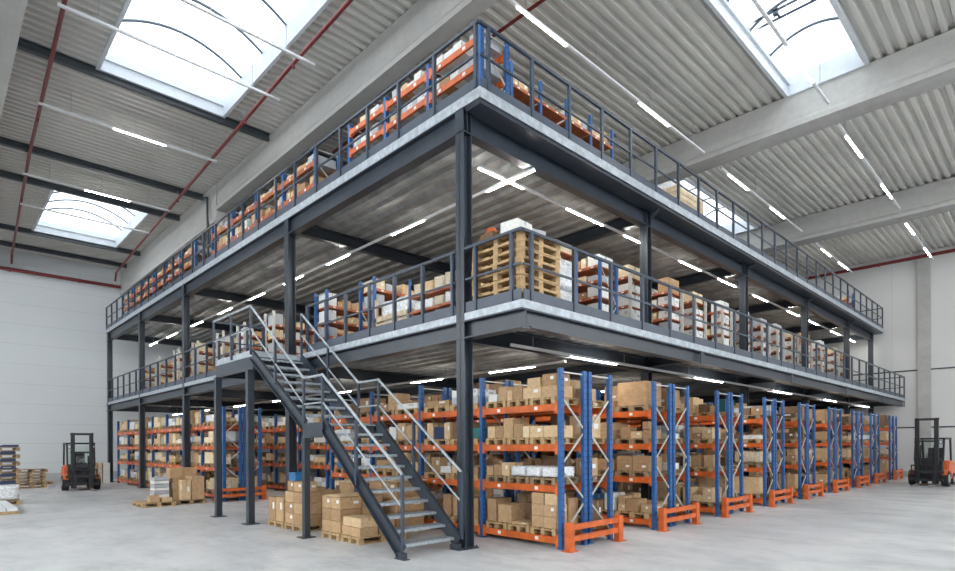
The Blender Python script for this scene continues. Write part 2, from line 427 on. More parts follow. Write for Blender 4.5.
# ------------------------------------------------------------------ mezzanine
YL = [0, 6.43, 14.4, 20.1, 25.9]; XR = [0, 6, 12, 18, 24, 28.6]
XE, YE = 28.65, 26.2
mz = thing('mezzanine', 'two-storey dark steel mezzanine with grey deck edges', 'mezzanine', (0, 0, 0))
def deck(x0, y0, x1, y1, zt, th):
    m = MB()
    m.box((x0 + .02, y0 + .02, zt - .04), (x1 - .02, y1 - .02, zt))
    m.build('deck_floor', 'deck_top', mz)
    m = MB(); zb = zt - th; per = .42; x = x0 + .03
    prof = [(0, 0), (.14, 0), (.19, .07), (.37, .07), (.42, 0)]
    while x < x1 - .45:
        for (a, za), (b, zb2) in zip(prof, prof[1:]):
            m.quad([(x + a, y0 + .03, zb + za), (x + a, y1 - .03, zb + za), (x + b, y1 - .03, zb + zb2), (x + b, y0 + .03, zb + zb2)])
        x += per
    m.build('deck_sheet', 'deck', mz)
    for nm, lo, hi in (('edge_strip', (x0, y0, zb), (x0 + .015, y1, zt + .005)), ('edge_strip', (x0 + .015, y0, zb), (x1, y0 + .015, zt + .005)),
                       ('edge_strip', (x1 - .015, y0 + .015, zb), (x1, y1, zt + .005)), ('edge_strip', (x0, y1 - .015, zb), (x1 - .015, y1, zt + .005))):
        MB().box(lo, hi).build(nm, 'galv', mz)
deck(-.095, -.5, XE + .3, YE, Z2, .17)
deck(-.095, -1.4, XE + .25, YE, Z1, .12)
g2, g1 = Z2 - .17, Z1 - .12
def girder(p0, p1, h, b=.2): MB().ibeam(p0, p1, h, b, .022, .014).build('girder', 'steel', mz)
girder((-.0, -.1, g2), (-.0, YE, g2), .40); girder((.1, 0, g2), (XE + .1, 0, g2), .40); MB().box((-.05, -.47, g2 - .07), (XE + .2, -.12, g2 - .004)).build('overhang_shade', 'steel', mz)  # last box is added, dark steel standing in for shade under the overhang
girder((0, -1.38, g1), (0, YE, g1), .30, .22); girder((.11, -1.29, g1), (XE + .2, -1.29, g1), .28, .2); girder((.11, 0, g1), (XE + .2, 0, g1), .34)
for y in YL[1:]:
    girder((.1, y, g2), (XE, y, g2), .30); girder((.11, y, g1), (XE, y, g1), .30)
for x in XR[1:]:
    girder((x, .1, g2), (x, YL[-1], g2), .30, .18); girder((x, .1, g1), (x, YL[-1], g1), .28, .18)
    girder((x, -1.2, g1), (x, -.1, g1), .22, .12)
    m = MB().box((x - .09, -1.405, g1 - .29), (x + .09, -1.385, g1 - .01)); m.build('end_plate', 'steel', mz)
for x in XR[1:-1]:
    m = MB(); m.bar((x, -.15, g2 - .2), (x, -.42, g2 - .01), .1, .04); m.build('bracket', 'steel', mz)
def column(x, y, z0, z1):
    o = MB().ibeam((x, y, z0), (x, y, z1), .2, .2, .02, .014).build('column', 'steel', mz)
    m = MB().box((x - .16, y - .16, z0), (x + .16, y + .16, z0 + .02))
    for sx in (-1, 1):
        for sy in (-1, 1): m.tube((x + sx * .13, y + sy * .13, z0 + .02), (x + sx * .13, y + sy * .13, z0 + .05), .016, 6)
    p = m.build('base_plate', 'steel', o)
for y in YL: column(0, y, 0, g2)
for x in XR[1:]: column(x, 0, 0, g2)
for x in (6, 12, 18):
    for y in (6.43, 14.4): column(x, y, 0, g2)

def railing(name, lab, pts, z, posts, toe=True, h=1.08, skip=()):
    """pts: plan polyline; posts: plan points"""
    t = thing(name, lab, 'railing', (pts[0][0], pts[0][1], z)); o = Vector((pts[0][0], pts[0][1], 0))
    P = [Vector((p[0], p[1], 0)) - o for p in pts]
    m = MB(); m2 = MB(); m3 = MB()
    for a, b in zip(P, P[1:]):
        if (round(a.y + o.y, 3), round(b.y + o.y, 3)) in skip: continue
        e = (b - a).normalized()
        m.bar(a + Vector((0, 0, h)) - e * .02, b + Vector((0, 0, h)) + e * .02, .05, .042)
        m2.bar(a + Vector((0, 0, h * .52)), b + Vector((0, 0, h * .52)), .03, .032)
        m3.bar(a + Vector((0, 0, .095)), b + Vector((0, 0, .095)), .012, .17)
    m.build('handrail', 'steel_rail', t); m2.build('mid_rail', 'steel_rail', t)
    if toe: m3.build('toe_board', 'toe', t)
    me = MB().box((-.032, -.026, .007), (.032, .026, h - .02)).mesh('post', ['steel_rail'])
    for p in posts: link('post', me, t, Vector((p[0], p[1], 0)) - o)
    return t
def run(axis, c, a0, a1, n):
    return [((a0 + (a1 - a0) * k / n, c) if axis == 'x' else (c, a0 + (a1 - a0) * k / n)) for k in range(n + 1)]
xl = -.085
railing('guard_railing', 'upper deck railing along the left edge above the stairs', [(xl, YE - .05), (xl, -.45)], Z2, run('y', xl, -.40, YE - .1, 25))
railing('guard_railing', 'upper deck railing along the right edge of the mezzanine', [(xl + .05, -.465), (XE + .22, -.465), (XE + .22, 3)], Z2,
        run('x', -.465, .14, XE + .2, 26) + run('y', XE + .22, 1, 3, 2))
railing('guard_railing', 'lower deck railing from the corner pallet stack to the stairs', [(xl, 5.42), (xl, .13), (xl, -.13), (xl, -1.36)], Z1, [(xl, y) for y in (-1.17, -.37, .2, 1.02, 1.89, 2.75, 3.67, 4.5, 5.38)], skip=((.13, -.13),))
railing('guard_railing', 'lower deck railing left of the stair landing', [(xl, 25.75), (xl, 20.25), (xl, 19.95), (xl, 14.55), (xl, 14.25), (xl, 7.78)], Z1, [(xl, 7.82 + 1.07 * k) for k in range(17)], skip=((20.25, 19.95), (14.55, 14.25)))
railing('guard_railing', 'lower deck railing along the right edge above the rack ends', [(xl + .05, -1.365), (XE + .18, -1.365), (XE + .18, 2)], Z1,
        run('x', -1.365, .15, XE + .15, 26) + run('y', XE + .18, -.3, 2, 2))

# rails of lamps under the decks
zz = 6.95
pos = lambda a: (a + 6.6) * (zz - 1.75) / 5.35 - 6.6
posy = lambda a: (a + 7.135) * (zz - 1.75) / 5.35 - 7.135
light_rail('y', 1.72, -.1, YE - .6, zz, [(posy(a), posy(b)) for a, b in ((.1, 1.4), (3.52, 4.83), (6.87, 8.08), (9.6, 10.9), (12.44, 13.75), (15.4, 16.8), (18.67, 20.0), (22.1, 23.6), (25.3, 26.6))],
           'lamp row under the upper deck running along the left edge', g2 - .05 - zz, 'tube_low', .045, False)
light_rail('x', .66, 1.0, XE - .6, zz + .07, [(pos(a), pos(b)) for a, b in ((1.22, 2.53), (4.05, 5.5), (6.5, 7.8), (9.5, 10.9), (12.2, 13.6), (15.2, 16.6), (18.8, 20.3), (21.5, 22.9), (25, 26.5), (28, 29.4))],
           'lamp row under the upper deck running along the right edge', g2 - .125 - zz, 'tube_low', .045, False)
light_rail('x', -.24, .9, XE - 1.6, 3.5, [(2.66, 4.3), (8.1, 9.8), (13.9, 15.6), (19.6, 21.3), (25.2, 26.8)], 'lamp row under the lower deck behind the right edge', g1 - 3.56, 'tube_low', .045, False)
light_rail('y', 2.8, -.0, YE - .6, 3.42, [(.84, 2.18), (3.87, 5.13), (8.2, 9.5), (12.4, 13.6), (16, 17.4), (20.4, 22), (24.3, 25.6)], 'lamp row under the lower deck behind the left edge', g1 - 3.5, 'tube_low', .045, False)
light_rail('y', 9.0, 1.5, YE - .6, 3.44, [(2.5, 4), (7, 8.5), (11.5, 13), (16, 17.5)], 'lamp row deep under the lower deck between the middle racks', g1 - 3.5, 'tube_low', .045, False)

# ------------------------------------------------------------------ stairs
st = thing('steel_staircase', 'dark steel staircase with grey treads rising to the lower deck', 'stairs', (-1.35, 0, 0))
SX0, SX1 = 0., 1.12       # local x of the two stringers (world -1.35 .. -.23)
ZM, ZL = 2.16, 3.88       # landings
YA, YB, YC, YD, YEN = .05, 2.32, 3.02, 5.48, 7.72
def stringer(x, pts):
    m = MB(); h = .23
    for (ya, za), (yb, zb) in zip(pts, pts[1:]):
        m.bar((x, ya, za), (x, yb, zb), .012, h)
        d = Vector((0, yb - ya, zb - za)).normalized(); nrm = Vector((0, -d.z, d.y))
        for s in (-1, 1):
            off = nrm * (s * (h / 2 - .006)); sx = -.03 if x < .5 else .03
            m.bar(Vector((x + sx, ya, za)) + off, Vector((x + sx, yb, zb)) + off, .065, .014, 0, tuple(nrm))
    return m
for x in (SX0, SX1):
    stringer(x, [(YA - .1, .12), (YB, ZM - .02)]).build('stringer', 'steel', st)
    stringer(x, [(YB, ZM - .1), (YC, ZM - .1)]).build('stringer', 'steel', st)
    stringer(x, [(YC, ZM - .02), (YD, ZL - .1)]).build('stringer', 'steel', st)
    m = MB().box((x - .045, YA - .14, 0), (x + .045, YA + .04, .1)); m.box((x - .058, YA - .2, 0), (x + .058, YA + .06, .012)); m.build('foot', 'steel', st)
tr = MB(); tr.box((SX0 + .01, 0, 0), (SX1 - .01, .25, .012)); tr.box((SX0 + .01, -.006, -.035), (SX1 - .01, .006, .014)); tr.box((SX0 + .01, .244, -.035), (SX1 - .01, .256, .014))
for k in range(10): tr.box((SX0 + .06 + k * .105, .006, -.025), (SX0 + .066 + k * .105, .244, 0))
tme = tr.mesh('tread', ['tread'])
n1, n2 = 10, 8
for k in range(n1): link('tread', tme, st, (0, YA + (YB - YA) * k / n1 - .02, ZM * (k + 1) / (n1 + 1)))
for k in range(n2): link('tread', tme, st, (0, YC + (YD - YC) * (k + .6) / n2 - .05, ZM + (ZL - ZM) * (k + 1) / (n2 + 1)))
MB().box((SX0, YB, ZM - .03), (SX1, YC, ZM)).build('half_landing', 'tread', st)
for xa in (-.06, SX1 + .045): MB().box((xa, YB - .02, ZM - .26), (xa + .015, YC + .02, ZM)).build('landing_edge', 'steel', st)
MB().box((SX0, YD, ZL - .05), (1.22, YEN, ZL)).build('landing', 'deck_top', st)
m = MB(); m.box((-.02, YD - .03, ZL - .13), (0, YEN + .02, ZL + .01)); m.box((0, YD - .03, ZL - .13), (1.22, YD, ZL - .02)); m.box((0, YEN, ZL - .13), (1.22, YEN + .02, ZL + .01)); m.build('landing_edge', 'galv', st)
m = MB(); m.box((0, YD, ZL - .42), (.05, YEN, ZL - .13)); m.box((.05, YD, ZL - .40), (1.2, YD + .05, ZL - .13)); m.box((.05, YEN - .05, ZL - .40), (1.2, YEN, ZL - .13)); m.build('landing_beam', 'steel', st)
def leg(x, y, h, q=.07):
    m = MB().box((x - q, y - q, 0), (x + q, y + q, h)); o = m.build('leg', 'steel', st)
    m = MB().box((x - q - .08, y - q - .08, 0), (x + q + .08, y + q + .08, .015)); m.build('base_plate', 'steel', o)
leg(.0, YEN - .12, ZL - .42); leg(.0, YD + .17, ZL - .42); leg(-.02, YC - .02, ZM - .26, .055); leg(SX1, YC - .02, ZM - .26, .055)
for x in (SX0 - .045, SX1 + .045):
    m = MB(); m2 = MB(); hr = .98
    top = [(x, YA - .15, .2 + hr + .12), (x, YB - .02, ZM + hr - .1), (x, YC, ZM + hr - .1), (x, YD, ZL + hr)]
    if x < .5: top += [(x, YEN, ZL + hr)]
    m.path(top, .024, 8)
    for p in top[1:-1]: m.tube(Vector(p) - Vector((0, 0, .024)), Vector(p) + Vector((0, 0, .024)), .024, 8)
    m2.path([(p[0], p[1], p[2] - .5) for p in top], .016, 6)
    m.build('handrail', 'brace' if False else 'galv', st); m2.build('mid_rail', 'galv', st)
    ps = [(YA - .15, .18, top[0][2]), (YB - .02, ZM - .1, ZM + hr - .1), (YC, ZM - .1, ZM + hr - .1), (YD, ZL - .1, ZL + hr), ((YA + YB) / 2, ZM / 2, (.2 + hr + .12 + ZM + hr - .1) / 2), ((YC + YD) / 2, (ZM + ZL) / 2, (ZM + ZL) / 2 + hr - .05)]
    if x < .5: ps += [(YEN, ZL - .1, ZL + hr), ((YD + YEN) / 2, ZL - .1, ZL + hr)]
    for (y, z0, z1) in ps: MB().box((x - .022, y - .022, z0), (x + .022, y + .022, z1)).build('post', 'steel_rail', st)
m = MB(); m.bar((-.045, YEN, ZL + .98), (1.22, YEN, ZL + .98), .045, .04); m.bar((-.045, YEN, ZL + .5), (1.22, YEN, ZL + .5), .03, .03); m.build('landing_rail', 'steel_rail', st)
for x in (.6, 1.2): MB().box((x - .022, YEN - .022, ZL - .02), (x + .022, YEN + .022, ZL + .98)).build('post', 'steel_rail', st)

# ------------------------------------------------------------------ racks
CACHE = {}
def cached(key, fn):
    if key not in CACHE: CACHE[key] = fn()
    return CACHE[key]

class Rack:
    """a run of bays; u runs along the rack, v into it"""
    def __init__(s, lab, org, axis, n, L, D, Ht, lv, phrase, post='blue', beam='orange', shelf=False, mirror=False, name='pallet_rack', group=None):
        s.org, s.axis, s.n, s.L, s.D, s.Ht, s.lv, s.phrase = Vector(org), axis, n, L, D, Ht, lv, phrase
        t = s.t = thing(name, lab, 'rack', org, 0, group)
        f = (lambda u, v, w: (v, u, w)) if axis == 'y' else (lambda u, v, w: (u, v, w))
        s.f = f
        def bx(m, lo, hi, mi=0): m.box(f(*lo), f(*hi), mi); return m
        pw = .09 if not shelf else .05
        def post_me():
            m = MB(); bx(m, (-.035, -pw / 2, 0), (.035, pw / 2, Ht)); bx(m, (-.055, -pw / 2 - .02, 0), (.055, pw / 2 + .02, .008))
            k = .12
            while k < Ht - .05 and not shelf:
                for q in (-.02, .02):
                    bx(m, (-.0362, q - .007, k), (-.0352, q + .007, k + .022), 1)
                k += .1
            return m.mesh('upright', [post, 'hole'])
        pm = cached(('post', axis, post, Ht, shelf), post_me)
        def brace_me(flip):
            m = MB(); z = .16; k = flip; st = D * .82 if not shelf else D * 1.2; st = min(st, Ht - .25)
            w = .022 if not shelf else .013
            m.bar(f(0, .03, .12), f(0, D - .03, .12), w, w, 0); m.bar(f(0, .03, Ht - .06), f(0, D - .03, Ht - .06), w, w, 0)
            while z + st < Ht - .05:
                a, b = (.02, D - .02) if k % 2 == 0 else (D - .02, .02)
                m.bar(f(0, a, z), f(0, b, z + st), w, w * 1.3, 0); z += st; k += 1
            return m.mesh('bracing', ['brace'])
        bm_ = cached(('brace', axis, D, Ht, shelf, mirror), lambda: brace_me(1 if mirror else 0))
        for i in range(n + 1):
            for v in (pw / 2, D - pw / 2): link('upright', pm, t, f(i * L, v, 0))
            link('bracing', bm_, t, f(i * L, 0, 0))
        def beam_me(back):
            m = MB(); e = L - .08; bh = .115 if not shelf else .055
            bx(m, (0, -.025, -bh), (e, .025, 0))
            for a in (0, e - .055): bx(m, (a, -.03, -bh - .05), (a + .055, .03, .045))
            if not back:
                for q in (.24, .74): bx(m, (q * e, -.0275, -bh * .75), (q * e + .075 * min(1, bh * 9), -.0255, -bh * .25), 1)
            return m.mesh('beam', [beam, 'tag'])
        def shelf_me():
            m = MB(); e = L - .08
            bx(m, (0, .02, -.03), (e, D - .02, -.005)); bx(m, (0, -.0, -.06), (e, .02, .0)); bx(m, (0, D - .02, -.06), (e, D, 0))
            q = .12
            while q < e - .1 :
                bx(m, (q, -.002, -.045), (q + .07, -.0005, -.015), 1); q += .33
            return m.mesh('shelf', [beam, 'tag'])
        for i in range(n):
            for z in lv:
                if shelf: link('shelf', cached(('shelf', axis, L, D, beam), shelf_me), t, f(i * L + .04, 0, z))
                else:
                    link('beam', cached(('beam', axis, L, beam, 0), lambda: beam_me(0)), t, f(i * L + .04, .03, z))
                    link('beam', cached(('beam', axis, L, beam, 1), lambda: beam_me(1)), t, f(i * L + .04, D - .03, z))
    def world(s, u, v, w):
        return s.org + Vector(s.f(u, v, w))

def end_guard(x0, x1, y, lab, group=None):
    t = thing('rack_end_guard', lab, 'rack guard', (x0, y, 0), 0, group); W = x1 - x0
    for x in (0, W):
        m = MB().box((x - .065, -.055, 0), (x + .065, .055, .465)); m.box((x - .11, -.1, 0), (x + .11, .1, .012)); m.build('guard_post', 'orange', t)
    for z in (.16, .345): MB().box((.066, -.035, z - .005), (W - .066, .035, z + .085)).build('guard_rail', 'orange', t)

LV = [.2, 1.06, 1.75, 2.43]
ARX = [.97, 4.04, 7.04, 10.12, 13.06, 16.22, 19.35, 22.3, 26.0]
ROWN = ['corner row'] + [nth(i) + ' rack row' for i in range(1, 9)]
RACKS = []
for k, x in enumerate(ARX):
    n = 4 if k == 0 else (3 if k < 4 else 2)
    nm = 'the rack row nearest the corner column' if k == 0 else 'the %s rack row from the corner column' % ORD[k]
    D = .74
    for side in (0, 1):
        lab = 'blue and orange pallet rack, %s half of %s' % (('left', 'right')[side], nm)
        RACKS.append(('A', k, side, Rack(lab, (x + side * (D + .06), -1.25, 0), 'y', n, 1.86, D, 3.02, LV, ('left', 'right')[side] + ' half of the ' + ROWN[k], mirror=bool(side))))
    end_guard(x - .01, x + 1.45, -1.46, 'orange two-rail end guard in front of %s' % nm)
for side in (0, 1):
    RACKS.append(('B', 0, side, Rack('long pallet rack beyond the stairs under the left edge, %s half' % ('left', 'right')[side],
        (.14 + side * .64, 11.4, 0), 'y', 7, 1.96, .6, 3.0, LV, ('left', 'right')[side] + ' half of the far left rack', mirror=bool(side))))
end_guard(-.12, 1.36, 11.18, 'orange end guard of the far left rack behind the landing legs')
RACKS.append(('B', 1, 0, Rack('pallet rack seen through the gap right of the landing legs', (3.3, 8.6, 0), 'y', 8, 2.0, .8, 3.0, LV, 'row right of the landing legs')))
RACKS.append(('B', 2, 0, Rack('pallet rack deep under the deck behind the corner rows', (7.3, 6.6, 0), 'y', 6, 2.0, .8, 3.0, LV, 'deep middle row')))

# shelving on the lower deck, rows ending at the right edge
LVS = [.12, .47, .82, 1.17, 1.53, 1.87]
for k, x in enumerate([2.8, 4.38, 5.66, 7.65, 9.1, 10.95, 12.6, 14.2, 15.7, 17.3, 19, 21.0, 23, 25]):
    RACKS.append(('C', k, 0, Rack('orange shelving on the lower deck, %s row along the right edge' % nth(k), (x, .24, Z1 + .002), 'y', 2, 1.5, .72, 2.02, LVS,
        nth(k) + ' shelf row, lower deck right edge', 'blue' if k < 2 else 'brace', 'orange_dull', True, name='shelving_rack')))
for k, y in enumerate([3.42, 5.48, 8.45, 10.5, 12.25, 14.7, 16.9, 19.4, 21.9]):
    RACKS.append(('D', k, 0, Rack('orange shelving on the lower deck, %s row along the left edge' % nth(k), (.5, y, Z1 + .002), 'x', 2, 1.7, .6, 1.62 if k else 1.5, [.1, .5, .88, 1.25] if k else [.88, 1.25],
        nth(k) + ' shelf row, lower deck left edge', 'blue' if k < 2 else 'brace', 'orange_dull', True, name='shelving_rack')))
# racks on the upper deck
LVT = [.18, 1.0, 1.47]
RACKS.append(('E', 0, 0, Rack('rack on the upper deck right behind the corner of the railing', (.5, .12, Z2 + .002), 'y', 3, 1.45, .75, 1.62, LVT, 'upper corner rack', 'blue', 'orange', name='upper_rack')))
RACKS.append(('E', 1, 0, Rack('rack on the upper deck in the middle of the left edge', (.5, 6.1, Z2 + .002), 'y', 4, 1.8, .75, 1.75, [.18, .85, 1.4], 'upper middle rack', 'blue', 'orange_dull', name='upper_rack')))
RACKS.append(('E', 2, 0, Rack('rack on the upper deck at the far end of the left edge', (.5, 15.0, Z2 + .002), 'y', 6, 1.78, .75, 1.75, [.18, .6, 1.0, 1.4], 'upper far rack', 'blue', 'orange_dull', name='upper_rack')))
RACKS.append(('F', 0, 0, Rack('rack on the upper deck behind the right railing next to the corner', (1.78, .5, Z2 + .002), 'x', 4, .9, .8, 1.75, [.18, .72, 1.34], 'upper right rack', 'blue', 'orange_dull', True, name='upper_rack')))
for k, (x, D) in ((1, (26.4, 1.0)),):
    RACKS.append(('F', k, 0, Rack('rack at the far end of the upper deck behind the right railing', (x, .5, Z2 + .002), 'y', 3, 1.8, D, 1.75, [.18, .75, 1.3], 'far upper right rack', 'blue', 'orange_dull', name='upper_rack')))


# ------------------------------------------------------------------ goods on the racks
LEVN = ['bottom level', 'second level', 'third level', 'fourth level', 'fifth level', 'sixth level']
SPECS = []      # dict(kind, var, p, d, rz, place, u)
def put(kind, var, p, d, rz=0., place='', u=0., lab=None, group=None):
    SPECS.append(dict(kind=kind, var=var, p=Vector(p), d=Vector(d), rz=rz, place=place, u=u, lab=lab, group=group, tg=R.random() < .3))

def rput(rk, lvl, kind, var, u0, u1, v0, v1, w, h, jit=.03):
    """put a good on rack rk, spanning u0..u1, v0..v1 at height w above the level"""
    c = rk.world((u0 + u1) / 2, (v0 + v1) / 2, rk.lv[lvl] + w)
    d = Vector(rk.f(u1 - u0, v1 - v0, h))
    put(kind, var, c, d, R.uniform(-jit, jit), LEVN[lvl] + ', ' + rk.phrase, u0 + w * .01)

BROWN = ['card0', 'card0', 'card1', 'card2', 'card1', 'card4']
CREAM = ['card2', 'card3', 'card3', 'card0', 'card2']
def pallet_load(rk, lvl, u0, u1, hmax, pal, style=None, tall=1.):
    D = rk.D; w = .004
    if pal:
        rput(rk, lvl, 'wooden_pallet', R.choice(['wood', 'wood', 'wood_dark']), u0, u1, .02, D - .02, w, .115, 0); w += .118
    H_ = hmax - w
    st = style or R.choices(['grid', 'big', 'mix', 'wrap', 'low', 'pair', 'white'], [5, 1.2, 5, 1.8, 2.5, 2.2, 1.4] if pal != 'c' else [3, .6, 6, 2.6, 2.5, 2, 1.6])[0]
    cs = BROWN if pal != 'c' else CREAM
    g = .008
    if st == 'grid':
        n = R.choice([2, 2, 3]); bw = (u1 - u0 - .04) / n; bh = R.uniform(.15, .24); c = R.choice(cs)
        ly = max(1, min(int(H_ / bh), R.choice([1, 2, 2, 3])))
        for j in range(ly):
            for i in range(n):
                if j == ly - 1 and j > 0 and R.random() < .3: continue
                rput(rk, lvl, 'cardboard_box', c, u0 + .02 + i * bw + g, u0 + .02 + (i + 1) * bw - g, .05, D * .52, w + j * bh, bh - .004, .015)
        rput(rk, lvl, 'cardboard_box', c, u0 + .05, u1 - .05, D * .55, D - .06, w, min(H_, bh * ly) * .95, .01)
    elif st == 'big':
        rput(rk, lvl, 'cardboard_box', R.choice(cs + ['card4']), u0 + .05, u1 - .05, .06, D - .08, w, min(H_, R.uniform(.3, .5) * tall), .02)
    elif st == 'pair':
        mid = u0 + (u1 - u0) * R.uniform(.4, .6)
        for a, b in ((u0 + .03, mid - g), (mid + g, u1 - .03)):
            rput(rk, lvl, 'cardboard_box', R.choice(cs), a, b, .06, D * R.uniform(.6, .9), w, min(H_, R.uniform(.2, .42) * tall), .03)
    elif st == 'mix':
        u = u0 + .02
        while u < u1 - .14:
            bw = min(R.uniform(.17, .36), u1 - .02 - u); hh = min(H_, R.uniform(.12, .34) * tall); c = R.choice(cs)
            kd, vr = ('cardboard_box', c) if R.random() < .82 else (('white_carton', R.choice(['white0', 'white1'])) if R.random() < .6 else ('plastic_bin', R.choice(['bin', 'navy', 'teal', 'black'])))
            rput(rk, lvl, kd, vr, u, u + bw - .015, .06 + R.uniform(0, .05), D * R.uniform(.5, .85), w, hh, .05)
            if hh < .2 and H_ - hh > .14 and R.random() < .5:
                rput(rk, lvl, kd, R.choice(cs) if kd == 'cardboard_box' else vr, u + .01, u + bw - .03, .08, D * .5, w + hh + .003, min(H_ - hh - .01, R.uniform(.1, .2)), .06)
            u += bw + R.choice([0, .01, .05])
    elif st == 'wrap':
        rput(rk, lvl, 'wrapped_bundle', R.choice(['film', 'film', 'filmtan']), u0 + .03, u1 - .03, .06, D - .06, w, min(H_, R.uniform(.2, .38)), .03)
    elif st == 'low':
        n = R.choice([1, 2, 3]); bw = (u1 - u0 - .04) / n
        for i in range(n):
            rput(rk, lvl, *R.choice([('cardboard_box', R.choice(cs)), ('cardboard_box', R.choice(cs)), ('white_carton', 'white0')]),
                 u0 + .02 + i * bw + g, u0 + .02 + (i + 1) * bw - g, .05, D * .8, w, min(H_, R.uniform(.09, .16)), .03)
    elif st == 'white':
        n = R.choice([2, 3]); bw = (u1 - u0 - .04) / n; bh = R.uniform(.13, .2); ly = max(1, min(int(H_ / bh), 2))
        for j in range(ly):
            for i in range(n):
                rput(rk, lvl, 'white_carton', R.choice(['white0', 'white0', 'white1']), u0 + .02 + i * bw + g, u0 + .02 + (i + 1) * bw - g, .05, D * .75, w + j * bh, bh - .004, .03)

HMAX = [.72, .55, .55, .74]
for fam, k, side, rk in RACKS:
    if fam in 'AB':
        for i in range(rk.n):
            for l in range(4):
                if fam == 'A' and k == 0 and side == 0 and i == 0: continue
                n = 2; seg = (rk.L - .20) / n
                for q in range(n):
                    u0 = i * rk.L + .11 + q * seg
                    if R.random() < .05: continue
                    hm = HMAX[l]
                    pallet_load(rk, l, u0, u0 + seg - .03, hm, ('c' if fam == 'B' else 1), None, 1.25 if l in (0, 3) else 1.)
rk = RACKS[0][3]
# the bay beside the corner column, laid out box by box
for a, b in ((.11, .68), (.70, 1.22), (1.24, 1.77)):
    for l in range(4): rput(rk, l, 'wooden_pallet', 'wood' if l != 1 else 'wood_dark', a, b - .02, .02, .72, .004, .115, 0)
W = .122
for j in range(3):                                            # bottom, grid next to the blue upright (front of bay = small u)
    for i in range(2):
        if not (j == 2 and i == 0): rput(rk, 0, 'cardboard_box', 'card0', .12 + i * .27, .385 + i * .27, .05, .36, W + j * .2, .196, .01)
rput(rk, 0, 'cardboard_box', 'card2', .1, .36, .05, .3, W + .4, .19, .02)
rput(rk, 0, 'cardboard_box', 'card1', .12, .66, .4, .68, W, .5, .01)
rput(rk, 0, 'cardboard_box', 'card0', .74, 1.14, .06, .4, W, .05, .0)
rput(rk, 0, 'cardboard_box', 'card0', 1.18, 1.50, .08, .6, W, .33, .03)
rput(rk, 0, 'cardboard_box', 'card1', 1.54, 1.76, .06, .5, W, .42, .02)
rput(rk, 0, 'cardboard_box', 'card4', .78, 1.12, .43, .7, W, .36, .02)
for i in range(3): rput(rk, 1, 'wrapped_bundle', 'film', .1 + i * .36, .45 + i * .36, .04, .6, W, .19, .0)
for i, c in enumerate(('card2', 'card1', 'card0')): rput(rk, 1, 'cardboard_box', c, 1.2 + i * .19, 1.375 + i * .19, .05, .45, W, (.24, .2, .16)[i], .04)
rput(rk, 1, 'cardboard_box', 'card4', .3, .9, .62, .72, W, .36, 0)
for i, (c, h, b) in enumerate((('card2', .2, .3), ('card2', .2, .3), ('card3', .2, .14), ('card1', .24, .22), ('card0', .36, .24), ('card1', .22, .19), ('card2', .22, .2))):
    u = .09 + (0, .31, .62, .77, 1.0, 1.25, 1.45)[i]; rput(rk, 2, 'cardboard_box', c, u, u + b, .06, .5, W, h, .02)
for i, (c, h, b) in enumerate((('card0', .2, .34), ('card2', .2, .4), ('card1', .24, .22), ('card2', .18, .12), ('card0', .26, .2), ('white0', .14, .22))):
    u = .09 + (0, .36, .78, 1.02, 1.16, 1.4)[i]; rput(rk, 3, 'cardboard_box' if c[0] == 'c' else 'white_carton', c, u, u + b, .06, .5, W, h, .03)
rput(rk, 3, 'cardboard_box', 'card1', .12, .42, .08, .46, W + .204, .2, .05); rput(rk, 3, 'cardboard_box', 'card2', .48, .78, .1, .5, W + .204, .16, .05)

def shelf_row(rk, lvl, u0, u1, hm, kinds, dens=1., wmin=.12, wmax=.3):
    u = u0
    while u < u1 - .08:
        b = min(R.uniform(wmin, wmax), u1 - u)
        if R.random() < dens:
            kd, vr = R.choice(kinds); hh = R.uniform(.5, 1) * hm
            rput(rk, lvl, kd, vr, u, u + b - .012, .05 + R.uniform(0, .04), rk.D - .06, .004, hh, .012)
        u += b
CARD = [('cardboard_box', c) for c in ('card0', 'card2', 'card3', 'card1', 'card2')]
WH = [('white_carton', 'white0'), ('white_carton', 'white1')]
for fam, k, side, rk in RACKS:
    gaps = [b - a for a, b in zip(rk.lv, rk.lv[1:])] + [.42]
    for l in range(len(rk.lv)):
        hm = gaps[l] - (.2 if fam == 'E' else .09)
        for i in range(rk.n):
            e_ = .11 if fam == 'E' or (fam == 'F' and k) else .06; u0, u1 = i * rk.L + e_, (i + 1) * rk.L - e_
            if fam == 'C':
                if i == 0:
                    kinds = WH if k else [('wrapped_bundle', 'film')]
                    shelf_row(rk, l, u0, u0 + .34, hm * (1.1 if l < 5 else 1) if l < len(rk.lv) - 1 else R.uniform(.3, .5), kinds + ([('white_carton', 'white0')] if l < 5 else CARD[2:4]), 1, .3, .34)
                    shelf_row(rk, l, u0 + .36, u1, hm * .8, CARD * 2 + WH, .9 if l < 5 else .6)
                else: shelf_row(rk, l, u0, u1, hm * .8, CARD, .8, .25, .5)
            elif fam == 'D':
                if i == 0:
                    shelf_row(rk, l, u0, u0 + .26, hm, WH + CARD[2:3], 1, .24, .26); shelf_row(rk, l, u0 + .28, u1, hm * .8, CARD * 2 + WH, .9)
                else: shelf_row(rk, l, u0, u1, hm * .8, CARD, .8, .25, .5)
            elif fam == 'E':
                if k == 0: shelf_row(rk, l, u0, u1, min(.3, hm), CARD[1:4] + WH * 3, .85, .16, .3)
                elif k == 1: shelf_row(rk, l, u0, u1, min(.42, hm), CARD * 2 + WH * 2, .85, .18, .38)
                else: shelf_row(rk, l, u0, u1, min(.45, hm), CARD * 2 + WH + [('cardboard_box', 'card4')], .9, .25, .5)
            elif fam == 'F':
                shelf_row(rk, l, u0, u1, min(.42, hm), CARD + WH, .9, .2, .45)

